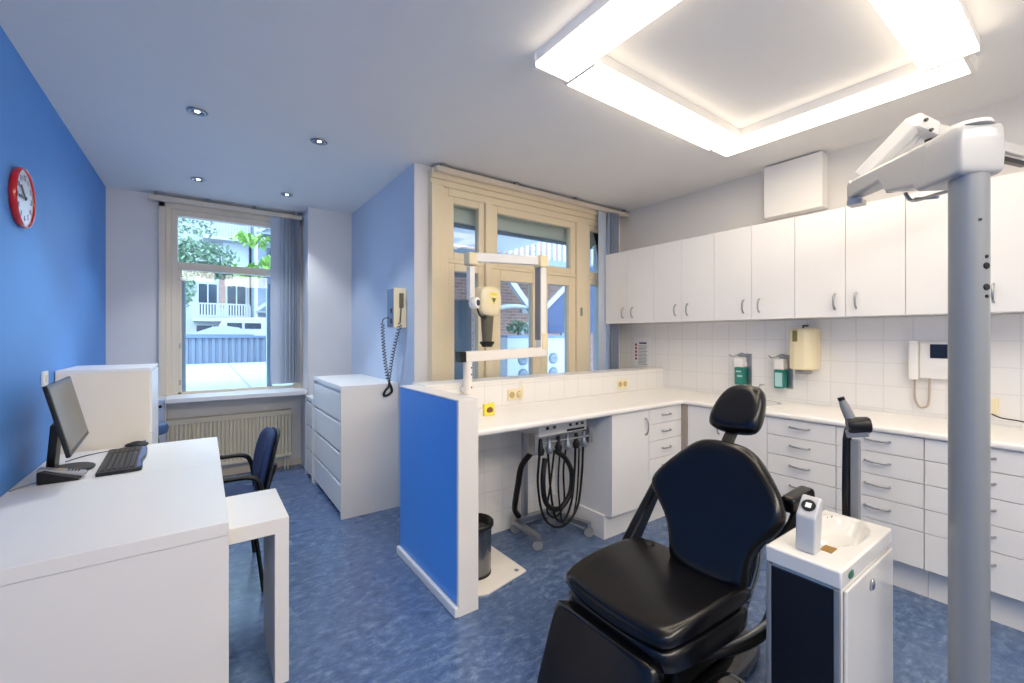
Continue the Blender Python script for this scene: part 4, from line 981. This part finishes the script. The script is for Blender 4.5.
# ------------------------------------------------------------------ outside, cream window
t = thing('brick_building', 'brick building with a dark doorway across the yard', 'building', (5, 7, -1))
obj('wall', box(2.2, 12, 7.5, 8.2, -1, 5.5), M_brick, t)
obj('doorway', box(3.75, 4.35, 7.46, 7.5, -1, 2.1), mat('dark_door', (48, 54, 62), .6), t)
f_ = obj('window', box(2.7, 3.3, 7.46, 7.5, 2.2, 3.6), M_extwhite, t); obj('window_glass', box(2.76, 3.24, 7.45, 7.46, 2.26, 3.54), M_extdark, f_)
obj('lintel', box(5.6, 7.2, 7.44, 7.5, 1.9, 2.05), M_extwhite, t)
t = thing('yard_balcony', 'white balcony with vertical railing bars outside the cream window', 'balcony', (5, 5.9, 2.5))
obj('deck', box(2.6, 8.5, 5.5, 7.45, 2.55, 2.68), M_extgrey, t)
b = BM(); 
for i in range(44): bx(b, 3.3+i*.115, 3.3+i*.115+.055, 5.5, 5.53, 2.68, 3.12)
bx(b, 3.25, 8.4, 5.49, 5.55, 3.10, 3.16); obj('railing', b, M_extwhite, t)
b = BM(); obar(b, (3.74, 5.6, 2.54), (4.7, 5.6, 1.50), .09, .09); obj('brace', b, M_extwhite, t)
b = BM(); tube(b, [(3.62, 5.6, 1.80), (3.85, 5.6, 1.86), (4.1, 5.6, 1.88), (4.3, 5.6, 1.87)], .035, 8, smooth=4); obj('beam', b, M_extwhite, t)
obj('post', box(2.72, 2.84, 5.55, 5.67, -1, 2.55), M_extgrey, t)
obj('post', box(6.2, 6.34, 5.55, 5.67, -1, 2.55), M_extgrey, t)
t = thing('awning', 'dark navy canvas canopy sloping down outside the cream window', 'awning', (5.4, 5.7, 1.0))
b = BM(); prism(b, [(4.05, 1.45), (6.6, 1.45), (6.6, 2.62), (5.45, 2.62)], frame3((0, 5.44, 0), (1, 0, 0), (0, 0, 1)), 0, .05); obj('canvas', b, M_navy, t)
b = BM(); obar(b, (4.0, 5.36, 1.44), (5.45, 5.36, 2.64), .05, .07); obj('edge_beam', b, M_extwhite, t)
for xx in (4.9, 6.45): obj('post', box(xx, xx+.06, 5.395, 5.436, -1.0, 1.46), M_extgrey, t)
t = thing('roller_shutter', 'beige rolled shutter box above the middle pane of the cream window', 'shutter', (2.5, 3.3, 2.3))
obj('box', box(1.6, 3.4, 3.22, 3.36, 2.36, 2.52), mat('shutter_slats', (240, 230, 204), .6), t)
obj('bottom_bar', box(1.6, 3.4, 3.25, 3.30, 2.335, 2.36), M_extgrey, t)
t0 = None
for i, (xx, wx, lb) in enumerate(((3.50, .56, 'white outdoor unit with round grilles, left one in the yard'), (4.08, .64, 'white outdoor unit with round grilles, right one in the yard'))):
    t = thing('outdoor_unit', lb, 'outdoor unit', (xx+wx/2, 5.2, -1))
    obj('cabinet', box(xx, xx+wx, 5.0, 5.32, .25, 1.38), M_extwhite, t, bevel=.01)
    obj('stand', box(xx+.05, xx+wx-.05, 5.05, 5.28, -1, .25), M_extgrey, t)
    obj('top_cover', box(xx-.008, xx+wx+.008, 4.98, 5.33, 1.38, 1.41), mat('blue_grey_metal', (96, 116, 146)), t)
    for zz in (1.06, .84):
        cx_ = xx+.28
        b = BM(); lathe(b, [(.085, 0), (.085, .012), (.075, .014)], (cx_, 5.0, zz), (0, -1, 0), 28); gr = obj('grille', b, mat('grille_grey', (84, 96, 112), .5), t)
        b = BM()
        for rr in (.025, .05): tube(b, [(cx_+rr*math.cos(a*PI/10), 4.983, zz+rr*math.sin(a*PI/10)) for a in range(20)], .005, 5, closed=True)
        obj('grille_ring', b, M_extwhite, gr)
t = thing('shrub', 'low green shrub on top of the outdoor units', 'shrub', (3.84, 5.2, 1.41))
o = obj('foliage', foliage(3.84, 5.2, 1.53, .22, .10, .10, 160, .04, rn), M_leaf, t); o['kind'] = 'stuff'
b = BM(); tube(b, [(3.84, 5.2, 1.4105), (3.85, 5.2, 1.53)], .012, 6); obj('stem', b, M_bark, t)

# ------------------------------------------------------------------ lights
W = bpy.data.worlds.new('World'); S.world = W; W.use_nodes = True
nt = W.node_tree; bg = nt.nodes['Background']
sky = nt.nodes.new('ShaderNodeTexSky'); sky.sky_type = 'HOSEK_WILKIE'; sky.turbidity = 3.5; sky.sun_direction = (.3, -.4, .85); sky.ground_albedo = .5
mx = nt.nodes.new('ShaderNodeMix'); mx.data_type = 'RGBA'; mx.inputs['Factor'].default_value = .8
mx.inputs['B'].default_value = (.55, .75, 1, 1)
nt.links.new(sky.outputs[0], mx.inputs['A']); nt.links.new(mx.outputs['Result'], bg.inputs['Color'])
bg.inputs['Strength'].default_value = 6.0
def area(name, loc, rot, sx, sy, e=0, col=(1, 1, 1), portal=False):
    l = bpy.data.lights.new(name, 'AREA'); l.shape = 'RECTANGLE'; l.size = sx; l.size_y = sy; l.energy = e; l.color = col
    o = bpy.data.objects.new(name, l); C.objects.link(o); o.location = loc; o.rotation_euler = rot
    if portal: l.cycles.is_portal = True
    return o
area('portal_left', (.27, 5.33, 1.75), (-PI/2, 0, 0), 1.1, 1.8, portal=True)
area('portal_right', (2.5, 3.42, 1.4), (-PI/2, 0, 0), 2.0, 2.4, portal=True)
sl = bpy.data.lights.new('sun', 'SUN'); sl.energy = 1.3; sl.angle = .2; sl.color = (1, .97, .92)
so = bpy.data.objects.new('sun', sl); C.objects.link(so); so.rotation_euler = (math.radians(35), math.radians(-12), 0)
area('added_fill_lamp', (1.3, -.95, 2.66), (math.radians(18), 0, 0), 1.8, .8, 48, (1, .89, .76))  # fill added behind the camera to flatten the light, no known fitting there
area('added_fill_lamp', (-.15, -.6, 2.66), (math.radians(15), 0, 0), .7, .7, 18, (1, .89, .76))  # second added fill, out of view, brightens the desk side
for x, y, _ in dl:
    l = bpy.data.lights.new('downlight_lamp', 'SPOT'); l.energy = 24; l.spot_size = 1.6; l.spot_blend = .6; l.shadow_soft_size = .03; l.color = (.85, .93, 1)
    o = bpy.data.objects.new('downlight_lamp', l); C.objects.link(o); o.location = (x, y, CE-.02)

# ------------------------------------------------------------------ camera
cam = bpy.data.cameras.new('camera'); co = bpy.data.objects.new('camera', cam); C.objects.link(co)
co.location = (0, 0, 1.4); co.rotation_euler = (PI/2, 0, -math.radians(35.64))
cam.sensor_width = 36; cam.lens = 36*431/1024; cam.shift_y = -(341.5-336)/1024; cam.clip_start = .05
S.camera = co
S.view_settings.view_transform = 'Standard'
S.view_settings.exposure = .62
S.view_settings.gamma = 1.1
S.cycles.use_denoising = True
S.cycles.max_bounces = 8; S.cycles.diffuse_bounces = 5; S.cycles.transparent_max_bounces = 12
S.cycles.sample_clamp_indirect = 8
